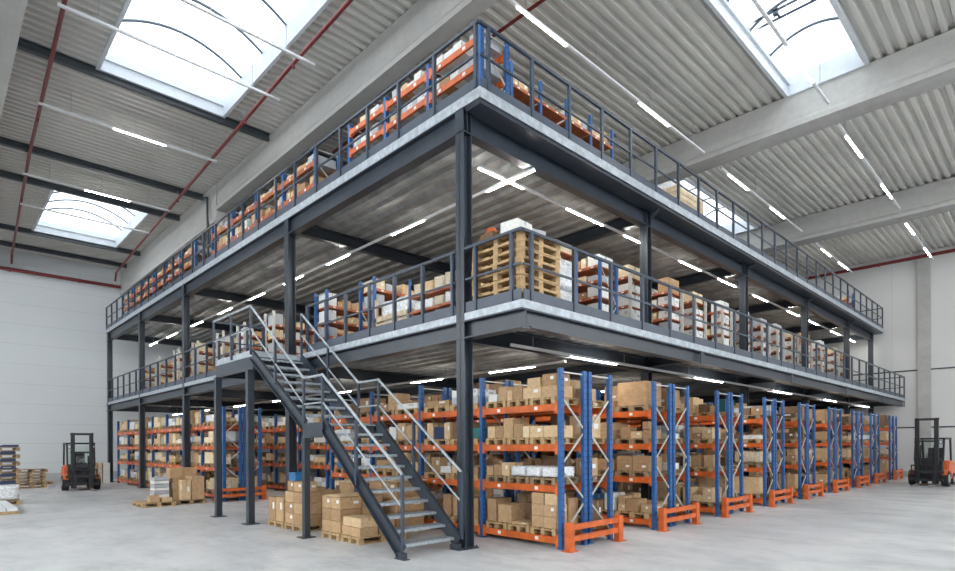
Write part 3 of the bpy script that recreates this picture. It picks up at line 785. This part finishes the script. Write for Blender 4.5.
# ------------------------------------------------------------------ templates, one mesh per kind and colour
def box_template(var, kind, tagged):
    bm = bmesh.new(); bmesh.ops.create_cube(bm, size=1); bmesh.ops.bevel(bm, geom=bm.edges[:], offset=.018, segments=1, affect='EDGES')
    bmesh.ops.translate(bm, verts=bm.verts, vec=(0, 0, .5)); me = bpy.data.meshes.new(kind); bm.to_mesh(me); bm.free()
    m = MB(); m.v = [tuple(v.co) for v in me.vertices]; m.f = [tuple(p.vertices) for p in me.polygons]; m.m = [0] * len(m.f); m.s = [False] * len(m.f)
    e = .501
    m.box((-.06, -.47, .985), (.06, .47, 1.002), 1)
    m.box((-.06, -e, .7), (.06, -.49, .985), 1); m.box((-.06, .49, .7), (.06, e, .985), 1)
    if tagged: m.box((-e, -.34, .5), (-.49, -.1, .78), 2); m.box((.12, -e, .42), (.36, -.49, .66), 2)
    m.box((-.48, -.004, .999), (.48, .004, 1.0035), 3)
    return m.mesh(kind, [var, 'tape' if kind == 'cardboard_box' else 'white1', 'tag' if kind == 'cardboard_box' else 'white1', 'card4' if kind == 'cardboard_box' else 'white1'])
def bundle_template(var):
    bm = bmesh.new(); bmesh.ops.create_cube(bm, size=1); bmesh.ops.subdivide_edges(bm, edges=bm.edges[:], cuts=6, use_grid_fill=True)
    r = random.Random(3)
    for v in bm.verts:
        d = v.co.copy(); q = max(abs(d.x), abs(d.y)); edge = sorted((abs(d.x), abs(d.y), abs(d.z)))[1]
        v.co *= 1 - .07 * max(0, edge - .3) / .2 - r.uniform(0, .05)
    zl = min(v.co.z for v in bm.verts)
    bmesh.ops.translate(bm, verts=bm.verts, vec=(0, 0, -zl)); me = bpy.data.meshes.new('wrapped_bundle'); bm.to_mesh(me); bm.free()
    me.materials.append(MT[var]); me.polygons.foreach_set('use_smooth', [True] * len(me.polygons)); return me
def pallet_mb(detail=True):
    m = MB()
    nb = 5
    for i in range(nb): m.box((-.5, -.5 + i * .215, .87), (.5, -.5 + i * .215 + .14, 1))
    for x in (-.5, -.06, .38): m.box((x, -.5, .72), (x + .12, .5, .86))
    for x in (-.5, -.06, .38):
        for y in (-.5, -.07, .36): m.box((x, y, .16), (x + .12, y + .14, .715))
    for y in (-.5, -.07, .36): m.box((-.5, y, 0), (.5, y + .14, .155))
    return m
def template(kind, var, tagged=True):
    def mk():
        if kind == 'wrapped_bundle': return bundle_template(var)
        if kind == 'wooden_pallet': return pallet_mb().mesh(kind, [var])
        return box_template(var, kind, tagged)
    return cached(('tmpl', kind, var, tagged), mk)
def matrix(s): return Matrix.Translation(s['p']) @ Matrix.Rotation(s['rz'], 4, 'Z') @ Matrix.Diagonal((*s['d'], 1))

# ------------------------------------------------------------------ loose pallets and stacks
def pallet(x, y, z, sx, sy, h, lab, mat='wood', rz=0., group=None):
    """a pallet as a thing: deck boards, nine blocks on three runners"""
    t = thing('wooden_pallet', lab, 'pallet', (x, y, z), rz, group)
    def deck():
        m = MB(); n = 5; g = .03; bw = (sy - g * (n - 1)) / n
        for i in range(n): m.box((-sx / 2, -sy / 2 + i * (bw + g), h - .022), (sx / 2, -sy / 2 + i * (bw + g) + bw, h))
        for i in range(3):
            xx = (-sx / 2, -.05, sx / 2 - .1)[i]; m.box((xx, -sy / 2, h - .044), (xx + .1, sy / 2, h - .023))
        return m.mesh('top_deck', [mat])
    def runner():
        m = MB(); m.box((-sx / 2, -.05, .001), (sx / 2, .05, .022))
        for xx in (-sx / 2, -.055, sx / 2 - .11): m.box((xx, -.05, .0225), (xx + .11, .05, h - .0445))
        return m.mesh('runner', [mat])
    link('top_deck', cached(('pd', sx, sy, h, mat), deck), t)
    for y_ in (-sy / 2 + .05, 0, sy / 2 - .05): link('runner', cached(('pr', sx, sy, h, mat), runner), t, (0, y_, 0))
    return t

def bx(var, x0, y0, z, x1, y1, h, lab, rz=0., kind='cardboard_box', group=None):
    put(kind, var, ((x0 + x1) / 2, (y0 + y1) / 2, z), (abs(x1 - x0), abs(y1 - y0), h), rz, 'floor', 0, lab, group)

# stack of eight pallets at the corner of the lower deck
for k in range(8):
    wz = R.uniform(-.02, .02)
    pallet(.47 + R.uniform(-.015, .015), -.75 + R.uniform(-.012, .012), Z1 + .003 + k * .141, .98, 1.08, .139,
           'light wooden pallet, %s from the bottom of the corner stack on the lower deck' % nth(k), 'wood', wz * .3)
zt = Z1 + .003 + 8 * .141
bx('white0', .1, -1.1, zt, .5, -.75, .24, 'white carton standing on the corner pallet stack', .1, 'white_carton')
bx('white1', .55, -1.05, zt, .9, -.7, .22, 'grey carton standing on the corner pallet stack', -.2, 'white_carton')
bx('card1', .62, -.55, zt, .93, -.25, .26, 'brown box on the right of the corner pallet stack', .1)
bx('card4', .1, -.6, zt, .45, -.28, .18, 'dark brown box at the back of the corner pallet stack', -.1)
t = thing('orange_strap_coil', 'orange strap coil on the left of the corner pallet stack', 'strap', (.15, -.42 + .6, Z1))
# wrapped pallet load right of the stack
pallet(1.72, -.35, Z1 + .003, .8, 1.0, .139, 'wooden pallet under the white wrapped load beside the corner stack')
for j in range(2): bx('film', 1.36, -.83, Z1 + .145 + j * .46, 2.08, .13, .45, 'white wrapped load, %s half, beside the corner pallet stack' % ('lower', 'upper')[j], 0, 'wrapped_bundle')
# crate and wrapped goods behind the left railing of the lower deck
t = thing('wooden_crate', 'open light wooden crate with white wrapped goods behind the lower left railing', 'crate', (1.0, 2.75, Z1 + .003))
m = MB().box((-.55, -.62, .1), (.55, .62, .13))
for x in (-.5, 0, .5): m.box((x - .05, -.62, 0), (x + .05, .62, .1))
m.build('crate_base', 'crate', t)
for z in (.16, .31, .46):
    m = MB()
    for x in (-.55, .535): m.box((x, -.62, z), (x + .02, .62, z + .11))
    for y in (-.62, .6): m.box((-.53, y, z), (.53, y + .02, z + .11))
    m.build('side_board', 'crate', t)
for sx in (-1, 1):
    for sy in (-1, 1): MB().box((sx * .52 - .03, sy * .585 - .03, .13), (sx * .52 + .03, sy * .585 + .03, .95)).build('corner_post', 'crate', t)
bx('film', .5, 2.2, Z1 + .14, 1.5, 3.3, .78, 'white wrapped goods inside the open wooden crate', 0, 'wrapped_bundle')
# shelf frame with round parcels beside the corner column
t = thing('parts_shelf', 'low dark shelf with round parcels left of the corner column on the lower deck', 'shelf', (.25, .55, Z1 + .003))
for x in (0, .6):
    for y in (0, 1.3): MB().box((x, y, 0), (x + .04, y + .04, 1.05)).build('upright', 'blue', t)
for z in (.08, .36, .66): MB().box((.002, .045, z), (.638, 1.295, z + .04)).build('shelf', 'orange_dull', t)
for z, row in ((.12, (('filmtan', .2), ('film', .22), ('filmtan', .2), ('card1', .2))), (.40, (('film', .22), ('filmtan', .2), ('film', .2), ('film', .2))), (.70, (('filmtan', .28), ('filmtan', .26), ('card2', .22), ('filmtan', .24)))):
    for i, (v, h) in enumerate(row):
        y = .62 + i * .31
        lab = '%s parcel, %s from the column, %s shelf beside the corner column' % ({'film': 'white wrapped', 'filmtan': 'beige wrapped'}.get(v, 'brown boxed'), nth(i), {.12: 'bottom', .40: 'middle', .70: 'top'}[z])
        bx(v, .30, y, Z1 + .008 + z, .74, y + .27, h, lab, .1, 'wrapped_bundle' if v[0] == 'f' else 'cardboard_box')
for o in [o for o in bpy.data.objects if o.name.startswith('orange_strap')]: bpy.data.objects.remove(o)
t = thing('strap_coil', 'bunch of orange straps on the left of the corner pallet stack', 'straps', (.3, -.38 + .02, zt + .19))
for i in range(4):
    m = MB(); r = .11 - .015 * i; pts = [(r * math.cos(a * math.pi / 6), r * math.sin(a * math.pi / 6), .02 + .03 * i) for a in range(13)]
    m.path(pts, .016, 6).build('strap_loop', 'orange', t)

# -- floor pallets under the stairs
pallet(-.68, 4.83, 0, .95, .76, .13, 'wooden pallet under two tall brown boxes, farthest left beneath the landing')
bx('card0', -1.14, 4.47, .132, -.5, 4.82, .52, 'tall brown box on the pallet beneath the landing, right of two')
bx('card1', -1.14, 4.84, .132, -.5, 5.19, .5, 'tall brown box on the pallet beneath the landing, left of two')
pallet(-.68, 4.0, 0, .95, .8, .13, 'wooden pallet under the high brown stack beside the stair leg')
for j in range(3):
    for i in range(2):
        for q in range(2):
            bx('card0' if (i + j) % 2 else 'card1', -1.14 + q * .45, 3.62 + i * .385, .132 + j * .225, -.71 + q * .45, 3.985 + i * .385, .221,
               'brown box, %s layer of the high stack beside the stair leg, %s %s' % (('bottom', 'middle', 'third')[j], ('front', 'back')[q], ('right', 'left')[i]), .01)
bx('card0', -1.1, 3.7, .132 + .675, -.75, 4.05, .2, 'brown box on top of the high stack beside the stair leg, right'); bx('card1', -1.1, 4.07, .132 + .675, -.78, 4.33, .21, 'brown box on top of the high stack beside the stair leg, left')
pallet(-.66, 2.49, 0, 1.0, .66, .13, 'wooden pallet under the labelled brown boxes below the half landing')
for j in range(3):
    for i in range(2):
        for q in range(2):
            bx(('card0', 'card1')[(j + q) % 2], -1.13 + q * .48, 2.17 + i * .335, .132 + j * .22, -.67 + q * .48, 2.495 + i * .335, .216,
               'brown box, %s layer of the labelled stack below the half landing, %s %s' % (('bottom', 'middle', 'top')[j], ('front', 'back')[q], ('right', 'left')[i]), .01)
m = MB().box((-.5, -.3, 0), (.45, .3, .012)); m.box((-.46, -.26, .013), (.4, .24, .022))
o = m.build('cardboard_sheet', 'card2', None, (-.62, 2.5, .796)); tag(o, 'flat cardboard sheets on the labelled stack below the half landing', 'cardboard sheet')
pallet(-.62, 1.82, 0, 1.05, .62, .13, 'wooden pallet with low boxes right behind the lower stair flight')
for j in range(2):
    for i in range(2):
        bx(('card0', 'card2')[j], -1.12 + .02 * j, 1.53 + i * .3, .132 + j * .165, -.74, 1.82 + i * .3, .162, 'brown box, %s layer, %s of the low boxes behind the lower stair flight' % (('lower', 'upper')[j], ('right', 'left')[i]), .02)
bx('card1', -.7, 1.54, .132, -.36, 2.1, .28, 'long brown box at the back of the low pallet behind the stair flight')
for k, (y, h) in enumerate(((2.55, .3), (3.75, .27))):
    pallet(.42, y, 0, .8, 1.0, .13, 'wooden pallet in the second line below the stairs, %s' % ('right', 'left')[k])
    for j in range(3):
        for i in range(2):
            bx(('card1', 'card0')[(i + j) % 2], .06, y - .48 + i * .49, .132 + j * h, .76, y - .01 + i * .48, h - .004, 'brown box, %s layer of the %s stack in the second line below the stairs, %s' % (('bottom', 'middle', 'top')[j], ('right', 'left')[k], ('right', 'left')[i]), .01)
    m = MB().box((-.4, -.55, 0), (.4, .55, .02)); o = m.build('wooden_board', 'crate', None, (.40, y, .134 + 3 * h)); tag(o, 'light board lying on the %s stack in the second line below the stairs' % ('right', 'left')[k], 'board')
t = thing('plastic_bin', 'blue plastic bin on top of the high brown stack beside the stair leg', 'bin', (-.93, 4.2, .132 + .887))
m = MB(); a, b, h = .13, .14, .15
for s in (-1, 1): m.box((s * a, -b, 0), (s * (a - .012), b, h)); m.box((-a + .012, s * b, 0), (a - .012, s * (b - .012), h))
m.box((-a + .012, -b + .012, 0), (a - .012, b - .012, .012)); m.build('bin_body', 'bin', t)
m = MB(); m.box((-a - .015, -b - .015, h), (a + .015, b + .015, h + .02)); m.build('bin_lid', 'bin', t)

# -- pallets in front of the far left rack
pallet(-1.72, 11.75, 0, .9, 1.05, .13, 'pale empty-sided pallet at the left of the goods before the far rack', 'wood')
bx('card0', -1.95, 11.3, .132, -1.7, 11.55, .2, 'small brown box on the pale pallet before the far rack')
bx('card2', -1.62, 11.3, .132, -1.35, 11.6, .12, 'low tan box on the pale pallet before the far rack')
t = thing('sheet_stack', 'stack of white sheets on the pale pallet before the far left rack', 'sheets', (-1.5, 12.02, .132))
for k in range(7): MB().box((-.2, -.22, k * .1), (.2, .22, k * .1 + .085)).build('sheet_pack', 'white0' if k % 2 else 'white1', t)
pallet(-.78, 11.95, 0, .85, 1.1, .13, 'pallet under the big brown boxes before the far left rack', 'wood_dark')
bx('card0', -1.18, 12.15, .132, -.4, 12.5, .95, 'biggest brown box at the back of the pallet before the far rack')
bx('card1', -1.18, 11.78, .132, -.85, 12.12, .66, 'brown box left of the tan box on the pallet before the far rack')
bx('card2', -1.05, 11.42, .132, -.8, 11.74, .6, 'narrow tan box at the front of the pallet before the far rack')
bx('card0', -.77, 11.45, .132, -.4, 12.1, .7, 'brown box at the right of the pallet before the far rack')

# -- far left corner: stacks, crate, sheet bundle
x0, y0 = -4.98, 15.75
pallet(x0, y0, 0, 1.0, 1.0, .13, 'pallet under the white wrapped block at the left picture edge')
bx('film', x0 - .5, y0 - .5, .132, x0 + .5, y0 + .5, .5, 'white wrapped block at the bottom of the tall left stack', 0, 'wrapped_bundle')
z = .64
for k in range(5):
    bx('navy', x0 - .42, y0 - .42, z, x0 + .38, y0 + .42, .10, 'dark blue covered tray, %s from the bottom of the tall left stack' % nth(k), 0, 'covered_tray'); z += .102
    pallet(x0, y0, z, .96, .96, .12, 'pallet, %s above the white block of the tall left stack' % nth(k), 'wood_dark'); z += .122
bx('navy', x0 - .45, y0 - .45, z, x0 + .45, y0 + .45, .07, 'dark blue cover on top of the tall left stack', 0, 'covered_tray')
for k in range(6): pallet(-3.32 + R.uniform(-.03, .03), 24.1, .001 + k * .135, 1.0, .95, .132, 'worn pallet, %s from the floor in the low stack left of the forklift' % nth(k), 'wood_dark' if k % 2 else 'wood', R.uniform(-.06, .06))
pallet(-2.75, 26.6, 0, 1.0, .8, .13, 'single pallet on the floor behind the left forklift')
t = thing('wooden_crate', 'upright slatted wooden crate right of the left forklift', 'crate', (-.72, 25.4, 0))
for k in range(3): MB().box((-.36 + k * .21, -.3, .0), (-.2 + k * .21, -.27, 1.0)).build('front_slat', ('crate', 'wood', 'crate')[k], t)
m = MB().box((-.36, -.265, 0), (.22, .3, .97)); m.build('crate_body', 'wood_dark', t)
t = tag(MB().box((-.14, -.3, 0), (.14, .3, .98)).box((-.12, -.31, .02), (.12, -.301, .94)).build('panel_pack', 'white0', None, (-.32, 25.4, 0)), 'white panel pack standing against the slatted crate by the left forklift', 'panel')
t = thing('profile_bundle', 'flat bundle of long white profiles on timber at the left floor edge', 'profiles', (-5.32, 12.06, 0))
for k in range(4): MB().box((-.46 + k * .235, 0, .085), (-.25 + k * .235, 3.0, .165)).build('profile', 'white_metal', t)
for y in (.02, 1.4, 2.8): MB().box((-.5, y, 0), (.5, y + .1, .083)).build('timber_bearer', 'wood', t)

# ------------------------------------------------------------------ forklifts (front looks along local -Y)
def forklift(lab, loc, rz, hm):
    t = thing('forklift', lab, 'forklift', loc, rz)
    m = MB()
    m.prism([(.15, .22), (.15, .72), (.35, 1.0), (1.0, 1.0), (1.36, .86), (1.44, .5), (1.38, .24), (1.2, .2)], 0, -.52, .52)
    o = m.build('counterweight', 'fork_orange', t); bm = bmesh.new(); bm.from_mesh(o.data); bmesh.ops.remove_doubles(bm, verts=bm.verts, dist=1e-4)
    bmesh.ops.bevel(bm, geom=bm.edges[:], offset=.045, segments=2, affect='EDGES'); bm.to_mesh(o.data); bm.free()
    m = MB(); m.box((-.5, -.5, .2), (.5, .2, .45)); m.box((-.56, -.12, .36), (-.5, .5, .5)); m.box((.5, -.12, .36), (.56, .5, .5)); m.build('chassis', 'black', t)
    m = MB(); m.prism([(-.5, .45), (-.5, .98), (-.42, 1.06), (-.33, 1.0), (-.26, .45)], 0, -.46, .46); m.build('cowl', 'black', t)
    for s in (-1, 1):
        m = MB(); m.prism([(-.62, .45), (-.58, .62), (-.3, .66), (.0, .6), (.14, .45)], 0, s * .45, s * .62); m.build('fender', 'fork_orange', t)
        m = MB(); m.tube((s * .42, -.34, .31), (s * .64, -.34, .31), .31, 22); m.tube((s * .635, -.34, .31), (s * .645, -.34, .31), .17, 16, 1); m.build('front_wheel', ['rubber', 'fork_steel'], t)
        m = MB(); m.tube((s * .36, 1.05, .24), (s * .535, 1.05, .24), .24, 20); m.tube((s * .53, 1.05, .24), (s * .54, 1.05, .24), .13, 16, 1); m.build('rear_wheel', ['rubber', 'fork_steel'], t)
        MB().bar((s * .46, -.42, .98), (s * .46, -.24, 1.88), .06, .07).build('guard_post', 'black', t); MB().bar((s * .46, .92, 1.0), (s * .46, .78, 1.88), .06, .08).build('guard_post', 'black', t)
        m = MB(); m.box((s * .40 - .06, -.47, 1.7), (s * .40 + .06, -.40, 1.82)); m.tube((s * .40, -.475, 1.76), (s * .40, -.47, 1.76), .045, 12, 1); m.build('head_lamp', ['black', 'white_metal'], t)
    m = MB(); m.box((-.5, -.28, 1.86), (-.43, .82, 1.93)); m.box((.43, -.28, 1.86), (.5, .82, 1.93)); m.box((-.43, -.28, 1.86), (.43, -.2, 1.93)); m.box((-.43, .74, 1.86), (.43, .82, 1.93))
    for k in range(5): m.box((-.43, -.08 + k * .16, 1.87), (.43, -.02 + k * .16, 1.91))
    m.build('overhead_guard', 'black', t)
    m = MB(); m.quad([(-.42, -.36, 1.08), (.42, -.36, 1.08), (.42, -.26, 1.8), (-.42, -.26, 1.8)]); m.build('windscreen', 'glass', t)
    m = MB(); m.box((-.25, .16, 1.0), (.25, .62, 1.1)); m.prism([(.56, 1.1), (.66, 1.52), (.74, 1.5), (.68, 1.1)], 0, -.24, .24); m.build('seat', 'black', t)
    m = MB(); m.bar((0, -.3, .98), (0, -.08, 1.2), .05, .05); c = Vector((0, -.07, 1.21)); 
    m.path([tuple(c + Vector((.16 * math.cos(a * math.pi / 8), .115 * math.sin(a * math.pi / 8), .1 * math.sin(a * math.pi / 8)))) for a in range(17)], .014, 6); m.build('steering_wheel', 'black', t)
    for s in (-1, 1):
        m = MB(); m.box((s * .33 - .045, -.78, .1), (s * .33 + .045, -.62, hm)); m.build('mast_rail', 'black', t)
        m = MB(); m.box((s * .262 - .02, -.76, .14), (s * .262 + .02, -.65, hm - .06)); m.build('inner_mast_rail', 'black', t)
        m = MB(); m.tube((s * .22, -.60, .2), (s * .22, -.60, hm * .6), .03, 10); m.build('lift_cylinder', 'black', t)
        m = MB(); m.box((s * .26 - .05, -.92, .06), (s * .26 + .05, -.87, .62)); m.prism([(-.92, .04), (-1.85, .04), (-1.85, .055), (-.92, .09)], 0, s * .26 - .05, s * .26 + .05, 1); m.build('fork_tine', ['black', 'fork_steel'], t)
    for z, hh in ((hm - .05, .09), (hm * .66, .07), (hm * .4, .07)):
        MB().box((-.39, -.70, z - hh / 2), (.39, -.63, z + hh / 2)).build('mast_crossbar', 'black', t)
    m = MB(); m.box((-.55, -.86, .5), (.55, -.80, .62)); m.box((-.55, -.86, .2), (.55, -.80, .3)); m.build('carriage', 'black', t)
    m = MB(); m.box((-.5, -.855, .80), (.5, -.81, .85))
    for k in range(5): m.box((-.5 + k * .24, -.85, .62), (-.46 + k * .24, -.815, .8))
    m.build('load_backrest', 'black', t)
    return t
forklift('orange and black forklift parked near the left wall', (-2.0, 21.3, 0), math.radians(-3), 2.32)
forklift('orange and black forklift with a high mast near the right wall', (23.0, -3.2, 0), math.radians(-94), 2.72)
# timber packs on the upper deck behind the right railing
for k in range(9):
    o = MB().box((-.85, 0, 0), (.85, 2.6, .16)).box((-.80, -.01, .03), (.80, 2.61, .13)).build('timber_pack', ('card2', 'filmtan', 'card0')[k % 3] if k < 6 else 'crate', None, (9.66 + R.uniform(-.04, .04), .6, Z2 + .003 + k * .172))
    tag(o, 'brown timber pack, %s from the bottom of the pile on the upper deck' % nth(k), 'timber')
bx('film', 8.95, .75, Z2 + .003 + 9 * .172, 9.7, 1.7, .28, 'white wrapped bundle lying on top of the timber pile on the upper deck', .1, 'wrapped_bundle')
# ------------------------------------------------------------------ which goods the camera sees, and how large
bpy.context.view_layer.update()
bv, bp, own = [], [], []
for o in bpy.data.objects:
    if o.type != 'MESH' or any(sl == MT['glaze'] for sl in o.data.materials): continue
    b = len(bv); mw = o.matrix_world; bv += [mw @ v.co for v in o.data.vertices]
    for p in o.data.polygons: bp.append(tuple(b + i for i in p.vertices)); own.append(-1)
for i, s in enumerate(SPECS):
    me = template(s['kind'], s['var'], s['tg']); mw = matrix(s); b = len(bv); bv += [mw @ v.co for v in me.vertices]
    for p in me.polygons: bp.append(tuple(b + i2 for i2 in p.vertices)); own.append(i)
tree = BVHTree.FromPolygons(bv, bp); seen = [0] * len(SPECS)
for py in range(20, 560, 2):
    for px in range(1, 955, 2):
        d = fw + cx * ((px - 477.5) / 572) - cy * ((py - 444.8) / 572)
        h = tree.ray_cast(CAM, d.normalized(), 120)
        if h[2] is not None and own[h[2]] >= 0: seen[own[h[2]]] += 1
del bv, bp, own, tree

LOOK = {'card0': 'tan', 'card1': 'brown', 'card2': 'light tan', 'card3': 'cream', 'card4': 'dark brown', 'white0': 'white', 'white1': 'pale grey', 'film': 'white', 'filmtan': 'beige', 'wood': 'light wooden', 'wood_dark': 'weathered wooden', 'navy': 'dark blue', 'bin': 'blue', 'teal': 'teal', 'black': 'black'}
KINDW = {'cardboard_box': ('cardboard box', 'box'), 'white_carton': ('paper carton', 'carton'), 'wrapped_bundle': ('film-wrapped bundle', 'bundle'), 'wooden_pallet': ('pallet', 'pallet'), 'covered_tray': ('covered tray', 'tray'), 'plastic_bin': ('plastic bin', 'bin')}
MAXN = {'cardboard_box': 290, 'white_carton': 240, 'wrapped_bundle': 120, 'wooden_pallet': 110, 'covered_tray': 20, 'plastic_bin': 80}
order = sorted(range(len(SPECS)), key=lambda i: (SPECS[i]['lab'] is None, -seen[i]))
count, chosen = {}, set()
for i in order:
    k = SPECS[i]['kind']
    if SPECS[i]['lab'] or (seen[i] >= 2 and count.get(k, 0) < MAXN[k]): chosen.add(i); count[k] = count.get(k, 0) + 1
rank = {}
for i in sorted(range(len(SPECS)), key=lambda i: SPECS[i]['u']):
    s = SPECS[i]
    if s['lab'] is None and i in chosen: q = rank.setdefault((s['place'], s['kind']), []); q.append(i)
rest = {}
for i, s in enumerate(SPECS):
    me = template(s['kind'], s['var'], s['tg'])
    if i not in chosen:
        rest.setdefault(s['kind'], []).append(s); continue
    o = link(s['kind'], me); o.matrix_world = matrix(s)
    w_, c_ = KINDW[s['kind']]
    lab = s['lab']
    if not lab:
        dx, dy, dz = s['d']; wd = max(dx, dy)
        sh = '' if s['kind'] in ('wooden_pallet', 'wrapped_bundle') else 'flat ' if dz < .45 * min(dx, dy) else 'tall ' if dz > 1.15 * wd else ''
        lab = '%s%s %s, %s along the %s' % (sh, LOOK[s['var']], w_, nth(rank[(s['place'], s['kind'])].index(i)), s['place'])
    if len(lab.split()) > 16: lab = lab.replace('tall ', '').replace('flat ', '').replace('pale grey', 'grey')
    tag(o, lab, c_, s['group'] or ('goods on the ' + s['place'].split(', ', 1)[1] if ', ' in s['place'] else None))
for k, L in rest.items():
    m = MB(); mats = []
    for s in L:
        me = template(s['kind'], s['var'], s['tg']); mw = matrix(s); b = len(m.v)
        m.v += [tuple(mw @ v.co) for v in me.vertices]
        ids = []
        for mm in me.materials:
            key = next(q for q, v in MT.items() if v == mm)
            if key not in mats: mats.append(key)
            ids.append(mats.index(key))
        for p in me.polygons: m.f.append(tuple(b + q for q in p.vertices)); m.m.append(ids[p.material_index]); m.s.append(p.use_smooth)
    o = m.build({'cardboard_box': 'distant_carton_stock', 'white_carton': 'distant_white_stock', 'wrapped_bundle': 'distant_wrapped_stock', 'wooden_pallet': 'distant_pallet_stock', 'covered_tray': 'distant_tray_stock', 'plastic_bin': 'distant_bin_stock'}[k], mats)
    o['kind'] = 'stuff'; tag(o, 'small %s stock filling the far and hidden parts of the racks' % {'cardboard_box': 'brown box', 'white_carton': 'white carton', 'wrapped_bundle': 'wrapped', 'wooden_pallet': 'pallet', 'covered_tray': 'tray', 'plastic_bin': 'plastic bin'}[k], 'stock')
print('SPECS', len(SPECS), {k: sum(1 for i in chosen if SPECS[i]['kind'] == k) for k in KINDW}, {k: sum(1 for i, s in enumerate(SPECS) if s['kind'] == k and seen[i]) for k in KINDW})



# ------------------------------------------------------------------ light and view
w = bpy.data.worlds.new('world'); SC.world = w; w.use_nodes = True
bg = w.node_tree.nodes['Background']; bg.inputs[0].default_value = (.93, .965, 1, 1); bg.inputs[1].default_value = 4.0
SC.view_settings.view_transform = 'Standard'; SC.view_settings.look = 'None'
SC.view_settings.exposure = .66; SC.view_settings.gamma = 1; SC.view_settings.use_curve_mapping = False
SC.cycles.use_denoising = True; SC.cycles.max_bounces = 8; SC.cycles.diffuse_bounces = 5; SC.cycles.transparent_max_bounces = 12
SC.cycles.sample_clamp_indirect = 8
